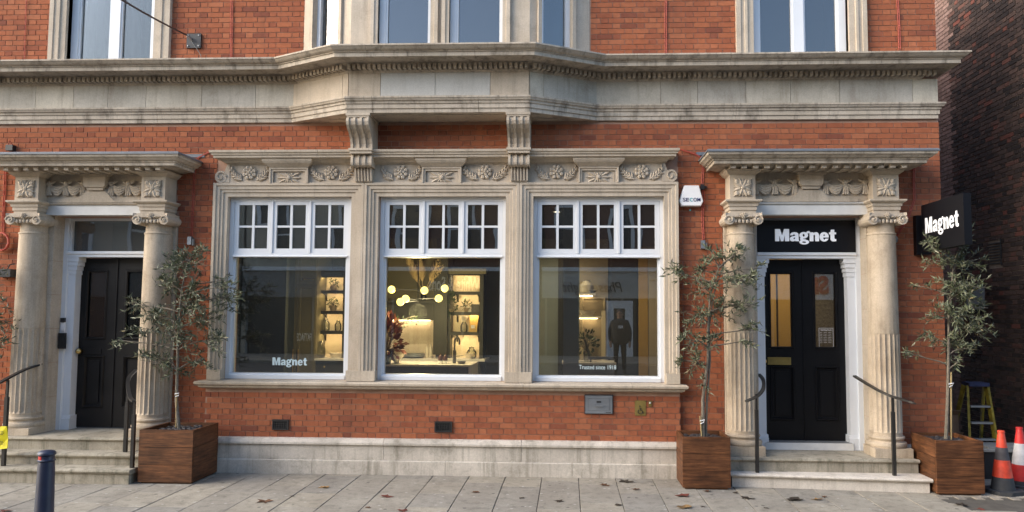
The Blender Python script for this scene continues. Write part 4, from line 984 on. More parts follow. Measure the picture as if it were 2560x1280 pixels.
# ================================================================== handrails
def rail(label, posts, path, w_=.045, hgt=.022, Ys=None):
    t = thing('handrail', label, 'handrail', (posts[0][0], posts[0][1], posts[0][2]), 'iron handrails at the entrances')
    for x, y, z0, z1 in posts:
        zm = z0+(z1-z0)*.80
        MB().box(x-.020, x+.020, y-.020, y+.020, z0, zm).build('post', M['iron'], t); MB().box(x-.013, x+.013, y-.013, y+.013, zm, z1).build('post_tip', M['iron'], t)
    MB().bar(path, w_, hgt).build('rail_bar', M['iron'], t, smooth=True)
    return t
def curve3(pts, n=6):
    P_ = [Vector(p) for p in pts]; out = []
    for i in range(len(P_)-1):
        p0, p1, p2, p3 = P_[max(i-1, 0)], P_[i], P_[i+1], P_[min(i+2, len(P_)-1)]
        for k in range(n):
            t = k/n; out.append(.5*((2*p1)+(p2-p0)*t+(2*p0-5*p1+4*p2-p3)*t*t+(3*p1-p0-3*p2+p3)*t**3))
    return out+[P_[-1]]
def rp(l): return curve3([at(a, b, y) for a, b, y in l])
pA = at(1893, 1165, -.50); pB = at(2236, 1178, -.56)
rail('dark iron handrail curling beside the left edge of the right-hand door', [(pA.x, -.50, .172, at(1893, 985, -.50).z)], rp([(1897, 936, .04), (1908, 950, -.12), (1908, 972, -.3), (1893, 990, -.5), (1866, 1003, -.72)]))
rail('dark iron handrail sweeping down past the right edge of the right-hand door', [(pB.x, -.56, .172, at(2232, 990, -.56).z)], rp([(2136, 940, .05), (2165, 958, -.2), (2200, 978, -.42), (2232, 992, -.56), (2275, 1004, -.80), (2290, 1010, -.84)]))
rail('dark iron handrail with two posts at the right side of the left-hand steps', [(at(330, 1170, -.80).x, -.80, .185, at(326, 1003, -.80).z), (at(313, 1130, -.55).x, -.55, .33, at(322, 975, -.55).z)], rp([(340, 925, .0), (322, 945, -.3), (320, 968, -.52), (326, 995, -.78), (335, 1003, -.90)]))
pD = at(12, 1100, -.80)
rail('dark iron handrail sloping to the wall at the left side of the left-hand steps', [(pD.x, -.80, .185, at(16, 950, -.80).z)], rp([(103, 910, -.05), (60, 925, -.42), (15, 948, -.8), (-10, 962, -.95)]))
yb = thing('yellow_bag', 'yellow printed plastic bag tied round the handrail post at the left edge', 'bag', (pD.x, -.83, .33))
z0_, z1_ = at(14, 1124, -.83).z, at(14, 1066, -.83).z
MB().add([(pD.x-.06, -.845, z0_), (pD.x+.075, -.85, z0_+.02), (pD.x+.07, -.835, (z0_+z1_)/2), (pD.x+.045, -.84, z1_), (pD.x-.035, -.84, z1_), (pD.x-.055, -.86, (z0_+z1_)/2),
          (pD.x-.05, -.822, z0_), (pD.x+.065, -.822, z0_+.02), (pD.x+.06, -.822, (z0_+z1_)/2), (pD.x+.04, -.822, z1_), (pD.x-.03, -.822, z1_), (pD.x-.045, -.822, (z0_+z1_)/2)],
         [(0, 1, 2, 5), (5, 2, 3, 4), (6, 11, 8, 7), (11, 10, 9, 8), (0, 6, 7, 1), (1, 7, 8, 2), (2, 8, 9, 3), (3, 9, 10, 4), (4, 10, 11, 5), (5, 11, 6, 0)]).build('pouch', M['yellowbag'], yb)
pr_ = MB()
for i, (wd_, zz) in enumerate(((.05, .80), (.06, .72), (.045, .66), (.05, .36), (.06, .30), (.05, .24))): pr_.box(pD.x-.025, pD.x-.025+wd_, -.864, -.862, z0_+(z1_-z0_)*zz, z0_+(z1_-z0_)*zz+.006)
pr_.build('printed_lines', M['blackmark'], yb)

# ================================================================== things on the facade
# projecting sign
X0, X1 = 4.63, 4.72
a0, a1 = at(2288, 525, 0), at(2288, 632, 0)
ps = thing('projecting_sign', 'black double-sided sign box with glowing white lettering sticking out from the right corner', 'sign', (4.67, -.6, 2.9))
MB().box(X0, X1, -1.14, -.13, 2.97, 3.58).build('sign_box', M['signblack'], ps)
MB().box(X0-.05, X1+.05, -.09, -.002, 2.94, 3.46).box(X0+.02, X1-.02, -.128, -.091, 3.0, 3.42).build('mounting_bracket', M['signblack'], ps)
lettering('Magnet', 'sign_lettering', M['letterb'], ps, (X0-.001, -.63, 3.30), .80, .20, .003, rot=(math.pi/2, 0, -math.pi/2))
lettering('Magnet', 'sign_lettering', M['letterb'], ps, (X1+.001, -.63, 3.30), .80, .20, .003, rot=(math.pi/2, 0, math.pi/2))
# alarm box
al = thing('alarm_box', 'white tapered alarm box with dark lettering on the brick right of the display windows', 'alarm', (1.64, -.05, 3.6))
pts = [at(px_, py_, -.09) for px_, py_ in ((1711, 463), (1748, 463), (1759, 503), (1753, 515), (1704, 515), (1698, 503))]
hull = [(p.x, p.z) for p in pts]; cx_, cz_ = sum(p[0] for p in hull)/6, sum(p[1] for p in hull)/6
mb = MB(); n = 6
v = [(x, 0, z) for x, z in hull]+[(x, -.07, z) for x, z in hull]+[(cx_+(x-cx_)*.93, -.09, cz_+(z-cz_)*.93) for x, z in hull]
mb.add(v, [(i, (i+1) % n, n+(i+1) % n, n+i) for i in range(n)]+[(n+i, n+(i+1) % n, 2*n+(i+1) % n, 2*n+i) for i in range(n)]+[tuple(range(2*n, 3*n)), tuple(range(n-1, -1, -1))])
mb.build('cover', M['plastic'], al)
text('SE', 'lettering', M['navy'], al, (cx_-.075, -.091, cz_-.03), width=.085, height=.05, off=.02, ext=.002)
text('C', 'lettering', M['teal'], al, (cx_-.005, -.091, cz_-.03), width=.04, height=.05, off=.02, ext=.002)
text('OM', 'lettering', M['navy'], al, (cx_+.07, -.091, cz_-.03), width=.095, height=.05, off=.02, ext=.002)
MB().ball((cx_-.01, -.05, cz_-.165), .012).build('indicator_light', M['teal'], al)
# night safe
ns_ = thing('night_safe', 'grey steel deposit hatch with pull handle set in the brick under the right display window', 'deposit box', (.40, -.06, .81))
a0, a1 = at(1461, 986, -.07), at(1533, 1036, -.07); x0, x1, z0, z1 = a0.x, a1.x, a1.z, a0.z
MB().box(x0, x1, -.075, -.045, z0, z1).build('frame', M['darkmetal'], ns_)
MB().box(x0+.012, x1-.012, -.092, -.0755, z1-.05, z1-.012).box(x0+.012, x1-.012, -.092, -.0755, z0+.012, z0+.048).box(x0+.012, x0+.05, -.084, -.0755, z0+.049, z1-.051).box(x1-.05, x1-.012, -.084, -.0755, z0+.049, z1-.051).build('bezel', M['steel'], ns_)
MB().box(x0+.052, x1-.052, -.089, -.0755, z0+.05, z1-.052).build('hatch', M['steel'], ns_)
xm, zm = (x0+x1)/2, (z0+z1)/2
MB().box(xm-.055, xm+.055, -.118, -.108, zm-.022, zm-.002).box(xm-.055, xm-.045, -.108, -.089, zm-.022, zm-.002).box(xm+.045, xm+.055, -.108, -.089, zm-.022, zm-.002).build('pull_handle', M['steel'], ns_)
MB().box(xm-.03, xm+.03, -.096, -.0893, zm+.025, zm+.045).build('lock_plate', M['darkmetal'], ns_)
MB().box(x1-.10, x1-.03, -.0935, -.0922, z0+.022, z0+.030).build('maker_plate', M['darkmetal'], ns_)
# access plate
ac = thing('access_plate', 'brass plate with black wheelchair symbol on the brick under the right display window', 'plaque', (.95, -.062, .80))
a0, a1 = at(1587, 1001, -.065), at(1615, 1039, -.065); x0, x1, z0, z1 = a0.x, a1.x, a1.z, a0.z
MB().box(x0, x1, -.068, -.0615, z0, z1).build('plate', M['oldbrass'], ac)
xm, zb_ = (x0+x1)/2-.004, z0+.06
sy = MB(); sy.tube([(xm+.030*math.cos(t), -.071, zb_-.008+.030*math.sin(t)) for t in [R(130+k*20) for k in range(13)]], .0048, 6)
sy.ball((xm-.004, -.071, zb_+.062), .009, nu=8, nv=5); sy.tube([(xm-.004, -.071, zb_+.045), (xm, -.071, zb_+.012), (xm+.022, -.071, zb_+.008), (xm+.034, -.071, zb_-.026), (xm+.044, -.071, zb_-.022)], .005, 6); sy.tube([(xm-.002, -.071, zb_+.03), (xm+.02, -.071, zb_+.028)], .0045, 6)
sy.build('wheelchair_symbol', M['blackmark'], ac)
s_ = MB()
for xx in (x0+.012, x1-.012):
    for zz in (z0+.012, z1-.012): s_.ball((xx, -.069, zz), .005, nu=6, nv=4)
s_.build('screws', M['brass'], ac)
be = thing('bell_push', 'small brass bell push beside the brass wheelchair plate', 'bell', (1.08, -.062, .93))
a0, a1 = at(1621, 1002, -.065), at(1629, 1016, -.065)
MB().box(a0.x, a1.x, -.078, -.0615, a1.z, a0.z).build('case', M['oldbrass'], be); MB().ball(((a0.x+a1.x)/2, -.08, a0.z-.025), .012).build('button', M['paper'], be)
# air bricks
for (p, q), lb in zip((((682, 1048), (722, 1075)), ((1087, 1053), (1130, 1081))), ('black cast iron air vent low in the brick under the left display window', 'black cast iron air vent low in the brick under the middle display window')):
    a0, a1 = at(*p, -.062), at(*q, -.062); t = thing('air_vent', lb, 'vent', ((a0.x+a1.x)/2, -.06, a1.z), 'air vents under the display windows')
    x0, x1, z0, z1 = a0.x, a1.x, a1.z, a0.z
    MB().box(x0, x1, -.0645, -.055, z0, z1).build('back', M['blackmark'], t)
    g_ = MB(); g_.sweep([(x0, z0), (x0, z1), (x1, z1), (x1, z0)], [(0, -.082), (.018, -.082), (.018, -.065), (0, -.065)], fmap, closed=True)
    for i in range(1, 7): xx = x0+(x1-x0)*i/7; g_.box(xx-.004, xx+.004, -.076, -.065, z0+.018, z1-.018)
    for i in range(1, 5): zz = z0+(z1-z0)*i/5; g_.box(x0+.018, x1-.018, -.0755, -.065, zz-.004, zz+.004)
    g_.build('grille', M['cast'], t)
# cables, junctions, small fittings
def cable(label, px, r=.006, Y=-.012, name='wall_cable', mat='cable', two=False):
    t = thing(name, label, 'cable', at(px[-1][0], px[-1][1], Y))
    for k in ((0, 1) if two else (0,)):
        MB().tube([at(a+k*4, b, Y if len(q) == 0 else q[0]) for a, b, *q in px], r, 5).build('cable_run', M[mat], t)
    return t
cable('pair of thin red cables running up the brick above the left cornice', [(577, 0), (577, 60), (576, 146)], .005, two=True)
cable('pair of thin red cables on the upper brick right of the bay', [(1663, 0), (1662, 60), (1663, 134)], .005, two=True)
cable('pair of thin red cables on the upper brick near the right corner', [(2242, 0), (2246, 70), (2247, 124)], .005, two=True)
cable('single thin cable on the sooty brick at the upper left', [(66, 0), (63, 80), (61, 148)], .005)
cable('red cables hanging from the left portico cornice to a metal junction', [(520, 380), (492, 395), (484, 430), (481, 500), (478, 560), (477, 590)], .005, two=True)
cable('red cables draping from the window cornice past the white alarm box', [(1700, 374), (1735, 385), (1752, 395), (1756, 420), (1753, 470), (1757, 480), (1754, 540), (1757, 600)], .006, two=True)
cable('red cables running down the brick beside the right portico', [(2284, 405), (2282, 450), (2284, 500), (2268, 545), (2246, 580), (2240, 590)], .006, two=True)
cable('red cables running down the brick at the far left above the coiled hose', [(11, 425), (10, 470), (6, 540), (6, 580)], .006, two=True)
ho = thing('hose_coil', 'coil of red hose hanging on the brick at the left edge', 'hose', at(6, 600, -.05))
MB().tube([at(4+19*math.cos(t*.5)-(t//13), 604+22*math.sin(t*.5), -.03-.0016*t) for t in range(40)], .012, 6).build('coil', M['cable'], ho, smooth=True)
for (a, b), lb in (((475, 592), 'small grey metal cable junction on the brick right of the left portico'), ((1757, 601), 'small grey metal cable junction on the brick above the twin-stemmed olive tree')):
    p = at(a, b, -.03); t = thing('cable_junction', lb, 'junction box', (p.x, -.02, p.z-.12)); MB().box(p.x-.028, p.x+.028, -.05, -.001, p.z-.11, p.z).build('body', M['steel'], t); MB().box(p.x+.034, p.x+.055, -.04, -.001, p.z-.12, p.z-.03).build('gland', M['fasciagrey'], t)
p = at(2238, 597, -.06); t = thing('wall_fitting', 'small grey round fitting on the brick beside the right-hand capital', 'fitting', (p.x, -.03, p.z-.05)); MB().lathe([(.03, p.z-.05), (.042, p.z-.02), (.038, p.z+.02), (.02, p.z+.045)], p.x, -.045, 10).build('body', M['fasciagrey'], t)
p = at(1757, 468, -.04); t = thing('wall_bracket', 'little black bracket on the brick above the alarm box', 'bracket', (p.x, -.03, p.z-.04)); MB().box(p.x-.03, p.x+.02, -.05, -.001, p.z-.03, p.z+.04).box(p.x+.021, p.x+.05, -.035, -.001, p.z-.01, p.z+.02).build('body', M['darkmetal'], t)
p = at(28, 368, -.04); t = thing('cable_box', 'small dark bracket with wires on the brick above the left portico', 'bracket', (p.x, -.03, p.z-.05)); MB().box(p.x-.06, p.x+.04, -.07, -.001, p.z-.05, p.z+.03).build('body', M['darkmetal'], t); MB().tube([(p.x+.02, -.04, p.z+.03), (p.x-.01, -.06, p.z+.09), (p.x-.05, -.04, p.z+.02)], .006, 5).build('wire', M['cable'], t)
p = at(18, 682, -.06); t = thing('wall_floodlight', 'dark box lamp on the brick at the left edge beside the column', 'lamp', (p.x, -.05, p.z-.07)); MB().box(p.x-.12, p.x+.09, -.12, -.001, p.z-.06, p.z+.05).build('housing', M['rubber'], t); MB().tube([(p.x, -.06, p.z+.05), (p.x+.03, -.06, p.z+.11), (p.x+.08, -.03, p.z+.13)], .008, 5).build('wire', M['darkmetal'], t)
# anchor plate and overhead wire
a0, a1 = at(468, 85, -.02), at(502, 120, -.02)
an = thing('anchor_plate', 'black square anchor plate on the upper brick holding the overhead wire', 'plate', ((a0.x+a1.x)/2, -.02, a1.z))
MB().box(a0.x, a1.x, -.03, -.002, a1.z, a0.z).build('plate', M['darkmetal'], an)
xm, zm = (a0.x+a1.x)/2, (a0.z+a1.z)/2
b_ = MB()
for sx in (-1, 1):
    for sz in (-1, 1): b_.ball((xm+sx*.075, -.032, zm+sz*.075), .012)
b_.build('bolts', M['steel'], an); MB().tube([(xm-.03, -.03, zm+.03), (xm-.06, -.10, zm+.05), (xm-.04, -.12, zm+.03), (xm-.02, -.05, zm)], .012, 6).build('hook', M['steel'], an)
ow_ = thing('overhead_wire', 'dark overhead wire slanting up across the street from the black anchor plate', 'wire', (xm-.06, -.11, zm+.05))
e_ = at(345, 0, -2.2); e_ = e_+(e_-Vector((xm-.06, -.11, zm+.05)))*2.2
MB().tube([Vector((xm-.06, -.11, zm+.05)).lerp(e_, k/10)-Vector((0, 0, .5*math.sin(math.pi*k/10)*.25)) for k in range(11)], .011, 6).build('wire', M['darkmetal'], ow_)
cable('thin grey cable looping below the black anchor plate', [(478, 100), (482, 108), (492, 122), (502, 138), (503, 146)], .004, Y=-.035, mat='fasciagrey')
# entry panel on the left jamb
ep = thing('entry_keypad', 'white and black entry keypads on the white jamb of the left-hand door', 'keypad', (LC-.64, .05, 1.7))
p = at(160, 800, .155); q = at(157, 868, .155)
MB().box(p.x-.035, p.x+.025, .13, .159, p.z-.03, p.z+.03).build('reader', M['darkmetal'], ep)
MB().box(p.x-.03, p.x+.022, .14, .159, p.z-.15, p.z-.04).build('keypad', M['plastic'], ep)
MB().box(q.x-.04, q.x+.045, .11, .159, q.z-.02, q.z+.20).build('key_safe', M['blackmark'], ep)

# ================================================================== street furniture
bp = gnd(112, 1410); bo = thing('bollard', 'dark navy bollard with red reflector band at the bottom left', 'bollard', (-4.50, -3.6, -.005))
bx, by = -4.50, -3.6
MB().lathe([(.105, -.004), (.105, .05), (.088, .07), (.08, .12), (.064, .80), (.060, .835)], bx, by, 24).build('post', M['bollard'], bo, smooth=True)
MB().lathe([(.061, .836), (.066, .84), (.068, .848), (.062, .852), (.060, .856), (.060, .885), (.064, .888), (.070, .893), (.0705, .903), (.066, .915), (.05, .927), (.02, .933), (.001, .934)], bx, by, 24).build('cap', M['bollard'], bo, smooth=True)
mb = MB(); k0, k1 = R(200), R(268)
v = []
for i in range(9):
    t = k0+(k1-k0)*i/8; v += [(bx+.0615*math.cos(t), by+.0615*math.sin(t), .856), (bx+.0615*math.cos(t), by+.0615*math.sin(t), .886)]
mb.add(v, [(2*i, 2*i+2, 2*i+3, 2*i+1) for i in range(8)]); mb.build('reflector', M['redband'], bo, fix=False)
def cone(x, y, bands, label, s=1.0, rot=.4):
    t = thing('traffic_cone', label, 'traffic cone', (x, y, 0), 'traffic cones at the alley mouth')
    H = .72*s; rad = lambda z: (.036+(.130-.036)*(1-(z-.06)/(H-.06)))*s
    c, sn = math.cos(rot), math.sin(rot); hb = .195*s
    sq = [(-1, -.55), (-.55, -1), (.55, -1), (1, -.55), (1, .55), (.55, 1), (-.55, 1), (-1, .55)]
    MB().pz([(x+hb*(a*c-b*sn), y+hb*(a*sn+b*c)) for a, b in sq], 0, .045).build('foot', M['rubber'], t)
    for z0, z1, m in bands:
        z0, z1 = .045+z0*(H-.045), .045+z1*(H-.045); n_ = 4
        MB().lathe([(rad(z0+(z1-z0)*i/n_), z0+(z1-z0)*i/n_) for i in range(n_+1)], x, y, 28, cap=True).build('sleeve', M[m], t, smooth=True)
    MB().lathe([(.040*s, H), (.041*s, H+.012), (.040*s, H+.022), (.03*s, H+.026)], x, y, 20).build('tip', M[bands[-1][2]], t, smooth=True)
cg = gnd(2517, 1218)
cone(5.27, -.62, [(0, .22, 'rubber'), (.22, .52, 'orange'), (.52, .74, 'conedark'), (.74, 1, 'orange')], 'scuffed orange traffic cone with a blackened band beside the corner planter')
cone(5.67, -.32, [(0, .07, 'rubber'), (.07, .36, 'conered'), (.36, .74, 'conewhite'), (.74, 1, 'conered')], 'red and white banded traffic cone at the right edge')
# step ladder
ld = thing('step_ladder', 'paint-splashed yellow step ladder with blue top standing in the alley', 'ladder', (5.72, .75, 0))
zt = 1.16
for s in (-1, 1):
    x0 = 5.74+s*.13; xb_ = 5.69+s*.20
    MB().bar([(xb_, .48, .0), (x0, .72, zt)], .03, .075).build('front_stile', M['yellow'], ld)
    MB().bar([(xb_+.03*s, 1.06, .0), (x0+.01*s, .80, zt)], .028, .055).build('rear_stile', M['yellow'], ld)
for k in range(1, 5):
    t_ = k*.22; f = t_/zt; w2 = .20-.07*f-.014; xm = 5.69+.05*f; yy = .48+.24*f
    MB().box(xm-w2, xm+w2, yy-.035, yy+.045, t_-.012, t_+.012).build('tread', M['aluminium'], ld)
MB().box(5.60, 5.88, .66, .86, zt-.005, zt+.045).build('top_cap', M['blueplastic'], ld)
# clutter in the alley
def carton(label, x0, x1, y0, y1, z0, z1, lab=True, rot=0):
    t = thing('cardboard_box', label, 'box', ((x0+x1)/2, (y0+y1)/2, z0), 'cardboard boxes in the alley')
    MB().box(x0, x1, y0, y1, z0, z1).build('carton', M['card'], t)
    MB().box((x0+x1)/2-.025, (x0+x1)/2+.025, y0-.002, y0-.0005, z0+.01, z1).build('tape', M['ceramic'], t)
    if lab: MB().box(x0+.05, x0+.17, y0-.003, y0-.0006, z1-.15, z1-.06).build('address_label', M['paper'], t)
    MB().add([(x0, y0, z1+.001), (x1, y0, z1+.001), (x1, y0-.06, z1+.07), (x0, y0-.06, z1+.07), (x0, y0+.004, z1+.004), (x1, y0+.004, z1+.004), (x1, y0-.056, z1+.074), (x0, y0-.056, z1+.074)], [(0, 1, 2, 3), (7, 6, 5, 4), (2, 6, 7, 3), (0, 3, 7, 4), (1, 5, 6, 2)]).build('flap', M['card'], t)
    return t
carton('cardboard box at the bottom of the pile behind the corner planter', 5.08, 5.52, .75, 1.2, 0, .44, False)
carton('tilted cardboard box with white labels on top of the pile behind the corner planter', 5.10, 5.50, .78, 1.15, .445, .74)
cb = thing('crumpled_wrapping', 'crumpled white packing paper on top of the cardboard boxes', 'packaging', (5.22, .95, .82))
mb = MB(); mb.ball((5.22, .95, .88), .09, (1.2, 1, .75), 9, 6); r = random.Random(5); mb.v = [(x+r.uniform(-.02, .02), y+r.uniform(-.02, .02), z+r.uniform(-.02, .02)) for x, y, z in mb.v]; mb.build('paper', M['paper'], cb)
bi = thing('waste_bin', 'dark blue bin tucked behind the corner planter', 'bin', (5.12, -.1, 0))
MB().px([(-.22, 0), (.02, 0), (.05, .50), (-.25, .50)], 5.02, 5.20).build('body', M['bin'], bi); MB().box(5.005, 5.215, -.27, .07, .501, .535).build('lid', M['bin'], bi)
tb = thing('storage_tub', 'dark tub with grey lid standing behind the two traffic cones', 'tub', (5.75, .35, 0))
MB().px([(.12, 0), (.55, 0), (.58, .36), (.09, .36)], 5.46, 6.2).build('body', M['darkmetal'], tb); MB().box(5.44, 6.22, .06, .61, .361, .385).box(5.55, 6.1, .15, .52, .386, .41).build('lid', M['fasciagrey'], tb)
kb = carton('narrow brown carton beside the dark tub behind the blackened cone', 5.26, 5.42, .10, .35, 0, .30, False)
# fallen leaves
LEAVES = [(661, 1254, 0, 1.5), (966, 1242, 2, 1.3), (811, 1219, 1, 1.2), (1188, 1231, 0, 1), (1398, 1253, 3, .9), (1510, 1213, 0, 1.1), (1565, 1204, 3, 1.6), (1590, 1224, 0, .8), (1707, 1240, 2, 1.4), (1712, 1269, 1, 1.7), (1768, 1228, 0, 1),
          (1868, 1246, 3, 1.3), (1988, 1250, 3, 1.6), (2043, 1249, 1, 1.1), (1545, 1263, 3, .8), (920, 1269, 0, .6), (1005, 1277, 2, 1), (730, 1240, 3, .5), (1838, 1232, 3, .7), (1916, 1270, 3, .5), (2062, 1242, 0, .6), (14, 1278, 2, 1.1), (1758, 1267, 3, .5), (1305, 1245, 3, .6), (2450, 1274, 2, .9), (2405, 1262, 3, 1.3)]
words = ['brown', 'tan', 'reddish brown', 'dark wet']
near = ['below the left window', 'below the middle window', 'below the right window', 'near the right-hand step', 'by the right corner', 'at the bottom left']
r = random.Random(11)
ORD = ['leftmost', 'second from left', 'third from left', 'fourth from left', 'fifth from left', 'sixth from left']
zone = lambda p: near[5] if p < 300 else near[0] if p < 900 else near[1] if p < 1300 else near[2] if p < 1680 else near[3] if p < 2300 else near[4]
for px_, py_, mi, s in LEAVES:
    g = gnd(px_, py_, .004); wz = zone(px_); mates = sorted(l[0] for l in LEAVES if l[2] == mi and zone(l[0]) == wz); od = ', '+ORD[mates.index(px_)]+' of its colour' if len(mates) > 1 else ''
    t = MB(); n_ = 11; a0_ = r.uniform(0, 6.28); v = [(g.x, g.y, .010)]
    for i in range(n_):
        a = a0_+2*math.pi*i/n_; q = .050*s*(1 if i % 2 == 0 else .55)*r.uniform(.75, 1.25); v.append((g.x+q*math.cos(a)*1.25, g.y+q*math.sin(a)*.9, .004+r.uniform(0, .016)*s))
    f = [(0, 1+i, 1+(i+1) % n_) for i in range(n_)]
    k = len(v); v += [(x, y, z-.0015) for x, y, z in v]; f += [(k+c, k+b, k+a) for a, b, c in f] + [(1+i, k+1+i, k+1+(i+1) % n_, 1+(i+1) % n_) for i in range(n_)]
    t.add(v, f)
    t.tube([(g.x, g.y, .009), (g.x+.05*s*math.cos(a0_), g.y-.05*s, .006)], .0016, 4)
    o = t.build('fallen_leaf', M['fall'][mi])
    tag(o, f'{words[mi]} fallen leaf {wz}{od}', 'leaf', 'fallen leaves on the paving')

# ================================================================== showroom interior
ZF = .42
for nm, args, m in (('showroom_floor', (-5.3, 4.9, .345, 4.7, .36, ZF), 'ifloor'), ('showroom_ceiling', (-5.3, 4.9, .345, 4.7, 3.88, 3.95), 'ceil'), ('showroom_back_wall', (-5.3, 4.9, 4.62, 4.7, ZF, 3.88), 'dcab'),
                    ('showroom_side_wall', (-5.3, -5.2, .345, 4.62, ZF, 3.88), 'dwall'), ('hall_partition_wall', (2.05, 2.13, .345, 4.62, ZF, 3.88), 'iwall'), ('hall_side_wall', (4.84, 4.9, .345, 4.62, ZF, 3.88), 'iwall'),
                    ('left_hall_wall', (-7.4, -5.31, 1.6, 1.66, .36, 3.9), 'ceil')):
    struct(B(*args).build(nm, M[m]))
def rect(p0, p1, Y): a, b = at(*p0, Y), at(*p1, Y); return a.x, b.x, b.z, a.z
# dark partition behind the left display window
x0, x1, z0, z1 = rect((560, 640), (709, 940), 1.5)
pt = thing('partition_panel', 'tall dark green partition filling the left half of the left display window', 'partition', ((x0+x1)/2, 1.55, ZF))
MB().box(-5.19, x1, 1.5, 1.6, ZF, 3.86).build('panel', M['dwall'], pt)
# tall larder cabinet
x0, x1, _, _ = rect((700, 640), (786, 900), 3.75)
tc = thing('larder_cabinet', 'tall olive green larder cabinet with bar handles in the left display window', 'cabinet', ((x0+x1)/2, 4.1, ZF))
zt = 3.35
MB().box(x0, x1, 3.79, 4.6, ZF, zt).build('carcass', M['cab'], tc)
xm = (x0+x1)/2; zs = at(740, 712, 3.75).z
for a, b in ((x0+.01, xm-.004), (xm+.004, x1-.01)):
    for c, d in ((ZF+.1, zs-.01), (zs+.02, zt-.03)):
        dd = MB().box(a, b, 3.768, 3.789, c, d).build('cabinet_door', M['cab'], tc)
        MB().sweep([(a, c), (a, d), (b, d), (b, c)], [(0, 3.752), (.055, 3.752), (.062, 3.7675), (0, 3.7675)], fmap, closed=True).build('door_rail', M['cab'], dd)
for s in (-1, 1):
    MB().tube([(xm+s*.05, 3.73, 1.0), (xm+s*.05, 3.73, 1.45)], .010, 6).box(xm+s*.05-.006, xm+s*.05+.006, 3.73, 3.755, 1.02, 1.035).box(xm+s*.05-.006, xm+s*.05+.006, 3.73, 3.755, 1.42, 1.435).build('bar_handle', M['brass'], tc)
    MB().tube([(xm+s*.22-.10, 3.73, zs+.10), (xm+s*.22+.10, 3.73, zs+.10)], .012, 6).box(xm+s*.22-.08, xm+s*.22-.065, 3.73, 3.755, zs+.09, zs+.105).build('cup_handle', M['brass'], tc)
def plant(label, c, r_, pot_h, pot_r, mat='green', n=160, seed=1, spill=0, potmat='terra', shape=(1, 1, 1), stems=True):
    t = thing('potted_plant', label, 'plant', c, 'potted plants in the showroom'); q = random.Random(seed); x, y, z = c
    MB().lathe([(pot_r*.7, z), (pot_r*.95, z+pot_h*.7), (pot_r, z+pot_h), (pot_r*.85, z+pot_h), (pot_r*.8, z+pot_h*.8)], x, y, 16).build('pot', M[potmat], t, smooth=True)
    lv = MB(); sm = MB()
    for i in range(n):
        d = Vector((q.gauss(0, 1)*shape[0], q.gauss(0, 1)*shape[1], q.gauss(.25, .8)*shape[2])).normalized()
        p = Vector((x, y, z+pot_h+r_*.45))+Vector((d.x*shape[0], d.y*shape[1], d.z*shape[2]))*r_*q.uniform(.35, 1)
        if p.z < z+pot_h*.6: p.z += r_*.4
        L = r_*q.uniform(.25, .42); s = d.cross(Vector((q.gauss(0, 1), q.gauss(0, 1), q.gauss(0, 1)))).normalized()*L*.3
        lv.add([p, p+d*L*.5+s, p+d*L, p+d*L*.5-s], [(0, 1, 2, 3)])
        if stems and i % 6 == 0: sm.tube([(x, y, z+pot_h*.75), ((x+p.x)/2, (y+p.y)/2, (z+pot_h+p.z)/2+.02), p], .004, 4)
    o = lv.build('leaves', M[mat], t, fix=False); o['kind'] = 'stuff'
    if sm.v: sm.build('stems', M['bark'], t)
    return t
def jar(label, c, r_, h, name='glass_jar', mat='jar', lid=True):
    t = thing(name, label, 'jar', c); x, y, z = c
    MB().lathe([(r_*.8, z+.002), (r_, z+h*.1), (r_, z+h*.55), (r_*.55, z+h*.8), (r_*.5, z+h*.88), (r_*.6, z+h*.9)], x, y, 16).build('body', M[mat], t, smooth=True)
    if lid: MB().lathe([(r_*.62, z+h*.902), (r_*.55, z+h*.94), (r_*.2, z+h*.96), (r_*.14, z+h)], x, y, 14).build('lid', M[mat], t, smooth=True)
    return t
def dish(label, c, r_, h, name='bowl', mat='ceramic', foot=.5):
    t = MB().lathe([(r_*foot, c[2]), (r_*foot*.95, c[2]+h*.15), (r_*.9, c[2]+h*.7), (r_, c[2]+h), (r_*.93, c[2]+h), (r_*.5, c[2]+h*.3)], c[0], c[1], 20).build(name, M[mat], smooth=True)
    return tag(t, label, 'bowl')
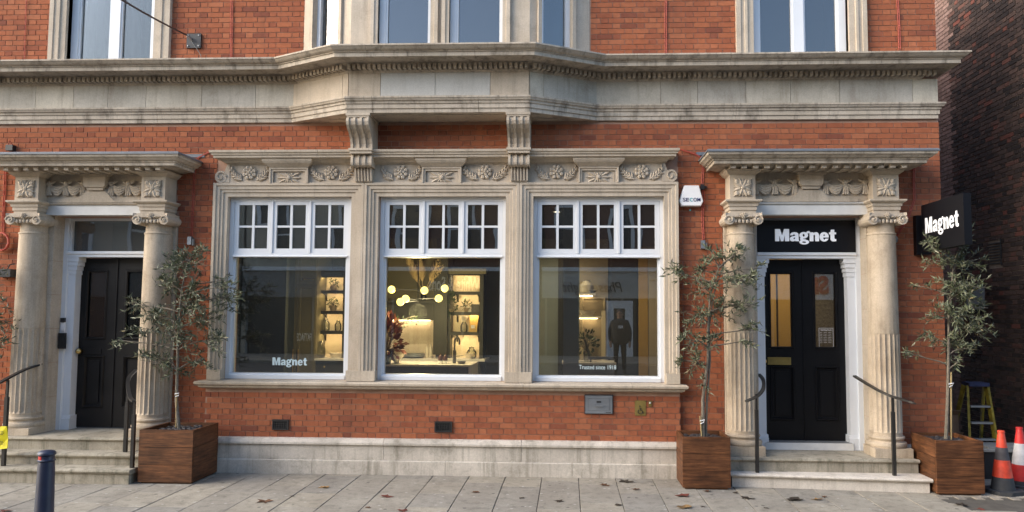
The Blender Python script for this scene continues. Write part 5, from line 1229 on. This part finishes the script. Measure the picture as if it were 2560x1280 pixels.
# open shelving, once in each of the left and middle windows
def shelving(px0, px1, pyt, shelves, pyc, Yf, label, cap=False):
    x0, x1 = at(px0, 800, Yf).x, at(px1, 800, Yf).x; zt = at((px0+px1)/2, pyt, Yf).z; zc = at((px0+px1)/2, pyc, Yf).z
    t = thing('shelf_unit', label, 'shelves', ((x0+x1)/2, Yf+.15, zc)); yb = Yf+.28
    MB().box(x0, x1, yb, yb+.02, zc, zt).build('back_panel', M['panel'], t)
    for a, b in ((x0-.07, x0), (x1, x1+.07)): MB().box(a, b, Yf-.02, yb+.02, zc, zt).build('side_panel', M['dcab'], t)
    MB().box(x0-.12 if cap else x0-.08, x1+.12 if cap else x1+.08, Yf-.05, yb+.02, zt, zt+.10).build('top_rail', M['cab'] if cap else M['dcab'], t)
    zz = []
    for s in shelves:
        z = at((px0+px1)/2, s, Yf).z; zz.append(z)
        sh = MB().box(x0+.001, x1-.001, Yf, yb-.001, z-.035, z).build('shelf', M['dcab'], t)
        for k in (x0+.10, x1-.04): MB().px([(Yf+.02, z-.036), (yb-.01, z-.036), (yb-.01, z-.20), (yb-.04, z-.17), (yb-.06, z-.10)], k-.015, k+.015).build('shelf_bracket', M['dcab'], sh)
        MB().box(x0+.001, x1-.001, Yf-.012, Yf-.0005, z-.062, z).build('shelf_lip', M['dcab'], sh); MB().box(x0+.02, x1-.02, Yf+.02, Yf+.05, z-.046, z-.0365).build('led_strip', M['led'], sh)
    MB().box(x0+.02, x1-.02, Yf+.02, Yf+.05, zt-.012, zt-.001).build('led_strip', M['led'], t); MB().box(x0+.001, x1-.001, Yf-.012, Yf-.0005, zt-.03, zt).build('top_lip', M['dcab'], t)
    return x0, x1, zz, zc, yb
x0, x1, zz, zc, yb = shelving(791, 857, 690, (726, 777, 827), 894, 4.05, 'lit open shelves with plants and jars in the left display window')
base = thing('base_cabinet', 'dark base cabinet with pale worktop under the shelves in the left display window', 'cabinet', ((x0+x1)/2, 4.2, ZF))
MB().box(x0-.10, x1+.55, 3.82, 4.6, ZF, zc-.042).build('carcass', M['dcab'], base); MB().box(x0-.12, x1+.55, 3.78, 4.6, zc-.04, zc-.001).build('worktop', M['worktop'], base)
for i in range(2): MB().ball(((x0+x1)/2, 3.80, zc-.16-.28*i), .022).build('drawer_knob', M['oldbrass'], base)
plant('trailing green plant in clay pot on the top shelf of the left window', ((x0*.45+x1*.55), 4.17, zz[0]), .10, .10, .065, seed=2, n=110)
plant('leafy plant in pale pot on the second shelf of the left window', ((x0*.45+x1*.55), 4.17, zz[1]), .11, .10, .07, seed=3, n=110)
jar('large clear glass jar on the third shelf of the left window', (x0+.14, 4.17, zz[2]), .085, .25); jar('small clear glass jar on the third shelf of the left window', (x1-.13, 4.17, zz[2]), .065, .21)
jar('round footed glass jar on the worktop of the left window', (x0+.09, 4.0, zc), .12, .34)
dish('stack of pale shallow dishes on the worktop of the left window', (x1-.11, 4.05, zc), .13, .09, 'dish_stack', 'ceramic', .7)
# middle window: back run, shelves, hood, island
x0, x1, zz, zc, yb = shelving(1126, 1199, 685, (729, 780, 830), 896, 4.05, 'lit open shelves with plants, books and jars in the middle display window', True)
base = thing('base_cabinet', 'dark base cabinet with pale worktop along the back of the middle display window', 'cabinet', ((x0+x1)/2-.5, 4.2, ZF))
xl = at(955, 800, 4.05).x
MB().box(xl, x1+.05, 3.82, 4.6, ZF, zc-.042).build('carcass', M['dcab'], base); MB().box(xl, x1+.14, 3.78, 4.6, zc-.04, zc-.001).build('worktop', M['worktop'], base)
plant('bushy green plant on the second shelf of the middle window', (x0+.30, 4.15, zz[1]), .12, .08, .06, seed=5, n=90); plant('dark trailing plant hanging down the left side of the middle shelves', (x0+.03, 4.0, zz[1]), .14, .05, .05, seed=6, n=200, shape=(.7, .5, 1.9))
b_ = tag(MB().box(x1-.17, x1-.02, 4.12, 4.22, zz[1], zz[1]+.15).build('tea_tin', M['darkcer']), 'black tin on the second shelf of the middle window', 'tin'); tag(MB().box(x1-.27, x1-.19, 4.12, 4.2, zz[1], zz[1]+.11).build('tea_tin', M['ceramic']), 'small pale tin on the second shelf of the middle window', 'tin')
jar('tall glass coffee grinder jar on the third shelf of the middle window', (x0+.25, 4.15, zz[2]), .07, .22, lid=False); dish('pale bowl on top of the glass jar in the middle window', (x0+.25, 4.15, zz[2]+.205), .085, .10)
cb_ = thing('coffee_bag', 'brown paper coffee bag on the third shelf of the middle window', 'bag', (x1-.14, 4.15, zz[2]))
MB().add([(x1-.21, 4.10, zz[2]), (x1-.06, 4.10, zz[2]), (x1-.06, 4.20, zz[2]), (x1-.21, 4.20, zz[2]), (x1-.20, 4.14, zz[2]+.33), (x1-.03, 4.14, zz[2]+.31), (x1-.03, 4.16, zz[2]+.31), (x1-.20, 4.16, zz[2]+.33)], [(0, 3, 2, 1), (4, 5, 6, 7), (0, 1, 5, 4), (1, 2, 6, 5), (2, 3, 7, 6), (3, 0, 4, 7)]).build('paper_bag', M['ochre'], cb_)
MB().box(x1-.17, x1-.10, 4.095, 4.099, zz[2]+.07, zz[2]+.13).build('bag_label', M['paper'], cb_)
jar('squat glass storage jar on the worktop of the middle window', (x1-.15, 4.05, zc), .095, .23); dish('small mortar bowl on the worktop of the middle window', (x0+.38, 4.0, zc), .09, .10)
# hood wall
hx0, hx1 = at(950, 800, 4.05).x, at(1083, 800, 4.05).x
hw = thing('cooker_mantle', 'dark green cooker mantle with marble splashback in the middle display window', 'mantle', ((hx0+hx1)/2, 4.3, zc))
zm0, zm1 = at(1010, 800, 4.0).z, at(1010, 751, 4.0).z
MB().box(hx0, hx1, 4.33, 4.35, zc, zm0).build('splashback', M['marb'], hw)
MB().box(hx0-.1, hx1+.02, 3.95, 4.6, zm0, zm1-.04).build('mantle_box', M['dcab'], hw); MB().box(hx0-.14, hx1+.06, 3.90, 4.6, zm1-.039, zm1).build('mantle_shelf', M['dcab'], hw)
MB().box(hx0+.1, hx1-.1, 4.25, 4.29, zm0-.014, zm0-.002).build('led_strip', M['softled'], hw)
a, b = at(1086, 800, 4.05).x, at(1120, 800, 4.05).x
MB().box(a, b, 3.95, 4.6, at(1100, 886, 4).z, 3.3).build('pillar_cabinet', M['dcab'], hw)
MB().box(hx0-.1, hx1+.02, 4.2, 4.6, zm1+.001, 3.6).build('chimney_breast', M['cab'], hw)
MB().box((hx0+hx1)/2-.3, (hx0+hx1)/2+.3, 3.95, 4.5, zc, zc+.012).build('hob', M['blackmark'], hw)
tag(MB().lathe([(.16, zc+.014), (.20, zc+.03), (.20, zc+.085), (.19, zc+.085), (.19, zc+.035)], (hx0+hx1)/2+.15, 4.1, 20).build('pan', M['steel'], smooth=True), 'shallow steel pan on the hob in the middle window', 'pan')
for k, px_ in enumerate((1069, 1078)):
    p = at(px_, 890, 4.2); o = tag(MB().lathe([(.035, zc), (.038, zc+.14), (.03, zc+.19), (.010, zc+.22), (.010, zc+.26)], p.x, 4.15, 12).build('oil_bottle', M['ceramic'], smooth=True), ('left' if k == 0 else 'right')+' of two pale bottles beside the hob in the middle window', 'bottle', 'pale bottles by the hob')
# pampas vase
p = at(1058, 750, 3.98); va = thing('pampas_vase', 'glass vase of tall pampas grass plumes on the cooker mantle', 'vase', (p.x, 3.98, zm1))
MB().lathe([(.05, zm1+.001), (.06, zm1+.06), (.045, zm1+.14), (.05, zm1+.2)], p.x, 4.0, 14).build('vase', M['darkglass'], va, smooth=True)
q = random.Random(8)
for ex, ey in ((1022, 648), (1052, 658), (1095, 655), (1104, 668), (1032, 672)):
    e = at(ex, ey, 4.0+q.uniform(-.06, .06)); s = Vector((p.x, 4.0, zm1+.12)); pl = MB(); pl.tube([s, s.lerp(e, .6), e], .005, 5)
    for i in range(380):
        f = .38+.62*q.random(); c = s.lerp(e, f); wd = .115*math.sin(math.pi*min(1, (f-.34)/.68))**.7; dd = (e-s).normalized()
        o_ = Vector((q.gauss(0, 1), q.gauss(0, 1), q.gauss(0, .4))).normalized()
        t_ = c+dd*.09+o_*wd; sd = dd.cross(o_).normalized()*.006
        pl.add([c, c.lerp(t_, .6)+sd, t_, c.lerp(t_, .6)-sd], [(0, 1, 2, 3)])
    pl.build('plume', M['pampas'], va, fix=False)
# island
zi = at(1080, 912, 2.2).z
ix0, ix1 = at(940, 900, 2.2).x-.5, at(1178, 912, 2.2).x
il = thing('kitchen_island', 'kitchen island with pale worktop and dark front in the middle display window', 'island', ((ix0+ix1)/2, 2.6, ZF))
MB().box(ix0, ix1, 2.2, 3.15, zi-.03, zi).build('worktop', M['worktop'], il); MB().box(ix0+.03, ix1-.05, 2.24, 3.1, ZF, zi-.031).build('carcass', M['dcab'], il); MB().box(ix1-.045, ix1-.005, 2.203, 3.14, ZF, zi-.031).build('end_panel', M['worktop'], il)
p = at(1136, 900, 2.6); tp = thing('kitchen_tap', 'tall dark swan-neck tap on the island in the middle window', 'tap', (p.x, 2.6, zi))
MB().lathe([(.030, zi), (.030, zi+.22), (.022, zi+.225)], p.x, 2.6, 14).build('body', M['darkcer'], tp, smooth=True)
MB().tube(curve3([(p.x, 2.6, zi+.22), (p.x, 2.6, zi+.36), (p.x+.015, 2.6, zi+.42), (p.x+.055, 2.59, zi+.44), (p.x+.085, 2.58, zi+.40), (p.x+.085, 2.58, zi+.32)], 4), .016, 8).tube([(p.x+.03, 2.6, zi+.12), (p.x+.16, 2.58, zi+.14)], .007, 6).build('spout', M['darkcer'], tp, smooth=True)
for k, px_ in enumerate((1101, 1113)):
    p = at(px_, 905, 2.5); t = thing('soap_bottle', ('left' if k == 0 else 'right')+' amber soap bottle with white label on the island worktop', 'bottle', (p.x, 2.5, zi), 'amber soap bottles on the island')
    MB().lathe([(.040, zi), (.040, zi+.10), (.030, zi+.13), (.014, zi+.15), (.014, zi+.17)], p.x, 2.5, 14).build('body', M['amber'], t, smooth=True); MB().lathe([(.041, zi+.005), (.041, zi+.05)], p.x, 2.5, 14).build('label_band', M['paper'], t)
p = at(991, 905, 2.45); dish('wide pale footed bowl on the island worktop', (p.x, 2.45, zi), .15, .20, 'footed_bowl', 'ceramic', .32)
p = at(1155, 903, 2.55); dish('small black dish beside the tap on the island', (p.x, 2.5, zi), .08, .045, 'small_dish', 'darkcer', .7)
p = at(966, 905, 2.35); fv = plant('large red leafed foliage arrangement in dark glass vase at the left of the middle window', (p.x, 2.35, zi), .34, .22, .10, 'red', 420, 12, potmat='darkglass', shape=(.75, .6, 1.25))
p = at(1000, 850, 2.35); tag(MB().tube([at(972, 860, 2.35), at(1000, 800, 2.35), at(1038, 790, 2.35)], .006, 5).build('twig', M['bark']), 'thin leafy twig reaching right from the red foliage arrangement', 'twig')
lv = MB(); q = random.Random(9)
for i in range(90):
    f = q.random(); c = at(985+50*f, 820-25*f, 2.35)+Vector((q.gauss(0, .05), q.gauss(0, .05), q.gauss(0, .06))); d = Vector((q.gauss(0, 1), q.gauss(0, 1), q.gauss(0, 1))).normalized(); s = d.cross(Vector((0, 0, 1))).normalized()*.012
    lv.add([c, c+d*.03+s, c+d*.06, c+d*.03-s], [(0, 1, 2, 3)])
o = lv.build('twig_leaves', M['green'], bpy.data.objects['twig'], fix=False); o['kind'] = 'stuff'
# pendant lamp
Yp = 2.3; pc = at(1045, 733, Yp); pl = thing('pendant_lamp', 'black branching pendant lamp with six glowing globes in the middle display window', 'lamp', (pc.x, Yp, pc.z-.2))
MB().tube([(pc.x, Yp, 3.88), (pc.x, Yp, pc.z-.17)], .010, 6).lathe([(.06, 3.85), (.06, 3.879)], pc.x, Yp, 14).build('stem', M['darkmetal'], pl)
for k, (gx, gy, dy) in enumerate(((979, 724, -.05), (1112, 721, .05), (1061, 726, -.35), (1014, 747, -.28), (1001, 755, -.42), (1097, 746, -.2))):
    g = at(gx, gy, Yp+dy); gl = MB().ball(g, .063, nu=18, nv=12).build('globe', M['globe'], pl, smooth=True)
    c = Vector((pc.x, Yp, g.z if k != 4 else g.z+.03)); MB().tube([c, g+(c-g).normalized()*.06], .008, 6).tube([g+(c-g).normalized()*.06, g+(c-g).normalized()*.10], .018, 8).build('arm', M['darkmetal'], pl)
# right window: post, niche, shelves, table, door wall
a, b = at(1408, 800, .9).x, at(1447, 800, .9).x
tag(MB().box(a, b, .9, 1.15, ZF, 3.86).box(a-.02, b+.02, .88, 1.17, ZF, ZF+.12).build('grey_post', M['greypost']), 'grey blue square post standing inside the right display window', 'post')
x0, x1 = at(1449, 800, 3.3).x, at(1520, 800, 3.3).x
wp = thing('feature_wall', 'warm cream feature wall with a panelled frame inside the right display window', 'wall', ((x0+x1)/2, 3.4, ZF))
MB().box(x0, x1, 3.3, 3.42, ZF, 3.5).build('panel', M['iwall'], wp); MB().box(x0-.8, x0-.002, 3.3, 3.42, ZF, 3.5).build('side_panel', M['greypost'], wp); MB().sweep([(x0+.03, 1.25), (x0+.03, 2.45), (x1-.03, 2.45), (x1-.03, 1.25)], [(0, 3.285), (.03, 3.27), (.05, 3.285), (.05, 3.299), (0, 3.299)], fmap, closed=True).build('panel_moulding', M['iwall'], wp)
MB().box(at(1395, 800, 3.2).x, at(1408, 800, 3.2).x, 3.2, 3.29, ZF, 3.4).build('pilaster', M['dcab'], wp)
for k, (py_, w_) in enumerate(((733, 42), (790, 55))):
    z = at(1480, py_, 3.0).z; e = at(1447+w_, py_, 3.0).x
    sh = tag(MB().px([(2.95, z-.03), (2.95, z), (3.299, z), (3.299, z-.04)], x0-.05, e).build('floating_shelf', M['worktop']), ('upper' if k == 0 else 'lower')+' pale floating shelf in the right display window', 'shelf', 'floating shelves')
    MB().box(x0, e-.05, 3.2, 3.22, z-.05, z-.042).build('led_strip', M['softled'], sh)
    if k == 0: jar('round bottle shaped jar on the upper floating shelf', (at(1467, 730, 3.05).x, 3.1, z), .12, .26, 'round_bottle', 'ceramic', False); dish('dark dish on the upper floating shelf', (at(1478, 730, 3.05).x, 3.08, z), .10, .05, 'dark_dish', 'darkcer', .6)
    else: dish('stack of pale bowls on the lower floating shelf', (at(1470, 785, 3.05).x, 3.1, z), .16, .10, 'bowl_stack', 'ceramic', .6)
z = at(1490, 907, 1.9).z; x0t, x1t = at(1405, 907, 1.9).x, at(1541, 907, 1.9).x
tb2 = thing('display_counter', 'low grey display counter with white top in the right display window', 'counter', ((x0t+x1t)/2, 2.2, ZF))
MB().box(x0t, x1t, 1.9, 2.55, z-.03, z).build('top', M['worktop'], tb2); MB().box(x0t+.03, x1t-.03, 1.93, 2.5, ZF, z-.031).build('carcass', M['fasciagrey'], tb2)
p = at(1466, 885, 2.2); plant('bunch of green leaves in a glass vase on the display counter in the right window', (p.x, 2.2, z), .20, .20, .05, seed=15, n=120, potmat='jar', shape=(1, .8, 1.1))
p = at(1505, 898, 2.1); ft = thing('book_stand', 'dark slatted stand on the display counter in the right window', 'stand', (p.x, 2.1, z))
MB().box(p.x-.22, p.x+.25, 2.05, 2.12, z+.05, z+.09).box(p.x-.20, p.x-.17, 2.05, 2.12, z, z+.05).box(p.x+.20, p.x+.23, 2.05, 2.12, z, z+.05).bar([(p.x-.20, 2.08, z+.09), (p.x-.28, 2.1, z+.36)], .04, .03).build('frame', M['darkcer'], ft)
x0, x1 = at(1597, 800, 2.6).x, at(1640, 800, 2.6).x
cu = thing('tall_door_panel', 'ochre painted tall panels at the right side of the right display window', 'panel', (x0+.2, 2.7, ZF))
for i in range(2): MB().box(x0+i*.165, x0+i*.165+.155, 2.6, 2.66, ZF, 3.3).build('door_panel', M['ochre'] if i == 0 else M['iwall'], cu)
MB().box(x0-.45, x0-.01, 2.9, 2.96, ZF, 3.2).build('dark_reveal', M['dcab'], cu)
MB().box(x0-.62, x0-.55, 2.85, 2.92, 1.0, 2.2).build('trim_strip', M['panel'], cu)
# hall behind the right-hand door
hd = thing('hall_panelling', 'ochre panelled wall glimpsed through the glass of the right-hand door', 'wall', (3.4, 2.2, ZF))
for i in range(5): MB().box(2.5+i*.46, 2.5+i*.46+.43, 2.2, 2.26+.02*(i % 2), ZF, 3.6).build('wall_panel', M['ochre'] if i < 3 else M['bark'], hd)
# downlights; those over counter, island and left shelves are added as fill
def downlight(x, y, label, e=40, col=(1, .78, .48), r_=.05):
    t = thing('downlight', label, 'lamp', (x, y, 3.85), 'ceiling downlights'); MB().lathe([(r_, 3.866), (r_, 3.872)], x, y, 14).build('lens', M['spot'], t); MB().lathe([(r_+.004, 3.862), (r_+.025, 3.864), (r_+.025, 3.879), (r_+.004, 3.879)], x, y, 16, cap=False).build('trim', M['plastic'], t)
    l = bpy.data.lights.new('downlight_glow', 'SPOT'); l.energy = e; l.color = col; l.spot_size = R(115); l.spot_blend = .8; l.shadow_soft_size = .06
    lo = bpy.data.objects.new('downlight_glow', l); COL.objects.link(lo); lo.parent = t; lo.location = (0, 0, .0)
p = at(1613, 678, 2.0)
downlight(1.05, 1.5, 'round ceiling downlight shining near the right side of the right display window'); downlight(-.2, 2.4, 'added round downlight brightening the display counter of the right window', 48)
downlight(-1.9, 3.2, 'added round downlight brightening the cooker side of the island', 50); downlight(-3.55, 2.5, 'added round downlight brightening the cabinet and shelves of the left window', 170); downlight(3.4, 1.3, 'round ceiling downlight in the hall behind the right-hand door', 62)
for g in [o for o in bpy.data.objects if o.name.startswith('globe')][:1]:
    l = bpy.data.lights.new('pendant_glow', 'POINT'); l.energy = 34; l.color = (1, .8, .4); l.shadow_soft_size = .15; lo = bpy.data.objects.new('pendant_glow', l); COL.objects.link(lo); lo.parent = pl; lo.location = (0, .0, -.12)

# ================================================================== far side of the street (seen as reflections in the glass)
YO = -17.2
def mir(px_, py_): a = at(px_, py_, -YO); return a.x, a.z
def opp(x0, x1, h, wall, label, fascia, name='opposite_shop', storeys=(4.4, 7.3), trim='white', nwin=3):
    t = thing(name, label, 'building', ((x0+x1)/2, YO-2, 0))
    B(x0, x1, YO-6, YO, -.1, h).build('wall', M[wall], t); B(x0-.05, x1+.05, YO, YO+.35, h-.4, h).build('cornice', M[trim], t)
    B(x0+.1, x1-.1, YO+.001, YO+.22, 2.75, 3.75).build('fascia', M[fascia], t); B(x0+.1, x1-.1, YO+.001, YO+.3, 3.751, 3.9).build('fascia_moulding', M[trim], t)
    for z in storeys:
        for i in range(nwin):
            xc = x0+(x1-x0)*(i+.5)/nwin
            if z+1.9 > h: continue
            wdw = MB().box(xc-.62, xc+.62, YO+.001, YO+.10, z-.08, z).box(xc-.62, xc-.5, YO+.001, YO+.08, z, z+1.8).box(xc+.5, xc+.62, YO+.001, YO+.08, z, z+1.8).box(xc-.62, xc+.62, YO+.001, YO+.12, z+1.8, z+1.95).box(xc-.5, xc+.5, YO+.001, YO+.06, z+.86, z+.93).build('window', M[trim], t)
            B(xc-.5, xc+.5, YO+.001, YO+.02, z, z+1.8).build('pane', M['opane'], wdw)
    n = max(2, int((x1-x0)/2.4))
    for i in range(n):
        a, b = x0+.2+(x1-x0-.4)*i/n, x0+.2+(x1-x0-.4)*(i+1)/n
        sw = MB().box(a+.02, a+.1, YO+.001, YO+.12, 0, 2.74).box(a+.1, b-.02, YO+.001, YO+.14, 0, .5).build('shopfront', M['fasciagrey'], t); B(a+.101, b-.02, YO+.001, YO+.05, .501, 2.74).build('shop_pane', M['opane'], sw)
    return t
def osign(t, s, px0, px1, py_, h, mat, shear=0, off=.02):
    x0, z = mir(px0, py_); x1, _ = mir(px1, py_)
    text(s, 'shop_lettering', M[mat], t, ((x0+x1)/2, YO+.225, z), width=abs(x1-x0), height=h, off=off, ext=.03, rot=(math.pi/2, 0, math.pi), shear=shear)
o1 = opp(-26, -12.6, 9.2, 'cream', 'cream rendered shop row across the street', 'fasciagrey', nwin=5)
o2 = opp(-12.5, -7.0, 10.2, 'cream', 'cream building with arched shopfront across the street', 'fasciagrey', nwin=2)
o3 = opp(-6.9, -1.2, 9.6, 'obrick', 'brick building with dark fascia across the street', 'signblack', nwin=3)
o4 = opp(-1.1, 5.0, 10.4, 'obrick', 'brick building with pale script fascia across the street', 'fasciacream', nwin=3)
o5 = opp(5.1, 12.5, 9.8, 'cream', 'building with white fascia and red lettering across the street', 'fasciawhite', nwin=3)
o6 = opp(12.6, 26, 9.4, 'obrick', 'brick shop row at the far right across the street', 'fasciagrey', nwin=5)
osign(o3, 'White & Sons', 1200, 1072, 710, .55, 'palesign'); osign(o4, 'Phase Eight', 1556, 1405, 722, .5, 'darksign', .3, 0)
osign(o5, 'Sii', 2083, 2035, 712, .7, 'redsign', 0, .05); osign(o2, 'FATFACE', 780, 744, 843, .3, 'palesign')

# pale shop door opposite, and a person waiting on the roadside beside the camera: both show only as reflections
dx0, dz0 = mir(1582, 936); dx1, dz1 = mir(1515, 752); dx0, dx1 = min(dx0, dx1), max(dx0, dx1)
od = empty('shop_door', ((dx0+dx1)/2, YO+.1, .6), o4)
MB().sweep([(dx0, .6), (dx0, dz1), (dx1, dz1), (dx1, .6)], [(0, YO+.30), (.28, YO+.30), (.28, YO+.15), (0, YO+.15)], fmap).build('door_surround', M['fasciawhite'], od)
B(dx0+.28, dx1-.28, YO+.15, YO+.22, .6, 1.35).build('kick_panel', M['fasciawhite'], od); B(dx0+.281, dx1-.281, YO+.15, YO+.18, 1.351, dz1-.28).build('door_glass', M['opane'], od)
def person(x, y, z, label):
    t = thing('person', label, 'person', (x, y, z))
    J = {'pelvis': (0, 0, .95, .15, .12), 'waist': (0, 0, 1.10, .15, .12), 'chest': (0, 0, 1.32, .19, .14), 'neck': (0, 0, 1.50, .075, .075), 'head0': (0, .01, 1.58, .075, .085), 'head1': (0, .015, 1.68, .085, .10), 'head2': (0, .01, 1.755, .06, .07)}
    E_ = [('pelvis', 'waist'), ('waist', 'chest'), ('chest', 'neck'), ('neck', 'head0'), ('head0', 'head1'), ('head1', 'head2')]
    for sd, sx in (('l', -1), ('r', 1)):
        J.update({sd+'sh': (sx*.20, 0, 1.42, .085, .085), sd+'el': (sx*.285, .01, 1.14, .062, .062), sd+'wr': (sx*.27, .10, .92, .045, .045), sd+'ha': (sx*.255, .13, .82, .045, .03),
                  sd+'hip': (sx*.095, 0, .90, .10, .10), sd+'kn': (sx*.11, .01, .50, .068, .07), sd+'an': (sx*.12, -.01, .09, .05, .055), sd+'to': (sx*.13, .15, .045, .045, .035)})
        E_ += [('chest', sd+'sh'), (sd+'sh', sd+'el'), (sd+'el', sd+'wr'), (sd+'wr', sd+'ha'), ('pelvis', sd+'hip'), (sd+'hip', sd+'kn'), (sd+'kn', sd+'an'), (sd+'an', sd+'to')]
        for f, (fx, fy, fz, ln) in enumerate(((.035, .02, -.02, .03), (.03, -.0, -.085, .02), (.012, .01, -.095, .02), (-.008, .015, -.09, .02), (-.025, .015, -.075, .015))):
            b = J[sd+'ha']; J[sd+'f%d' % f] = (b[0]+sx*fx*.9, b[1]+fy+.012, b[2]+fz, .010, .010); E_.append((sd+'ha', sd+'f%d' % f))
    names = list(J); me = bpy.data.meshes.new('body'); me.from_pydata([J[k][:3] for k in names], [(names.index(a), names.index(b)) for a, b in E_], [])
    ob = bpy.data.objects.new('body_tmp', me); COL.objects.link(ob); sk = ob.modifiers.new('s', 'SKIN'); ob.modifiers.new('u', 'SUBSURF').levels = 1
    for i, k in enumerate(names): me.skin_vertices[0].data[i].radius = J[k][3:]
    me.skin_vertices[0].data[0].use_root = True
    bpy.context.view_layer.update(); m2 = bpy.data.meshes.new_from_object(ob.evaluated_get(bpy.context.evaluated_depsgraph_get())); bpy.data.objects.remove(ob)
    m2.materials.clear()
    for k in ('jacket', 'skin', 'darksign'): m2.materials.append(M[k])
    for p in m2.polygons:
        c = p.center; p.material_index = 1 if (c.z > 1.50 or (c.z < .90 and abs(c.x) > .21)) else 2 if c.z < .12 else 0; p.use_smooth = True
    place('body', m2, (x, y, z), t)
    MB().ball((x, y-.018, z+1.715), .098, (.93, 1.0, .72), 14, 8).build('hair', M['darksign'], t, smooth=True)
    fm = MB()
    for sx in (-1, 1): fm.ball((x+sx*.033, y+.098, z+1.665), .012, nu=8, nv=5)
    fm.build('eyes', M['opane'], t); MB().ball((x, y+.112, z+1.63), .018, (.8, 1, 1.3), 8, 5).build('nose', M['skin'], t, smooth=True); MB().ball((x, y+.095, z+1.59), .022, (1.1, .5, .35), 8, 5).build('mouth', M['redsign'], t)
    for sx in (-1, 1): MB().ball((x+sx*.088, y+.01, z+1.645), .028, (.4, .8, 1.1), 8, 5).build('ear', M['skin'], t, smooth=True)
    MB().lathe([(.165, z+.80), (.235, z+.86), (.245, z+1.05), (.255, z+1.30), (.235, z+1.42), (.13, z+1.50), (.085, z+1.53)], x, y, 20, cap=False).build('padded_jacket', M['jacket'], t, smooth=True)
    B(x-.07, x+.07, y+.25, y+.262, z+1.26, z+1.34).build('chest_badge', M['paper'], t)
    return t
person(1.42, -10.15, .505, 'person in a black padded jacket standing behind the viewpoint, reflected in the right display window')
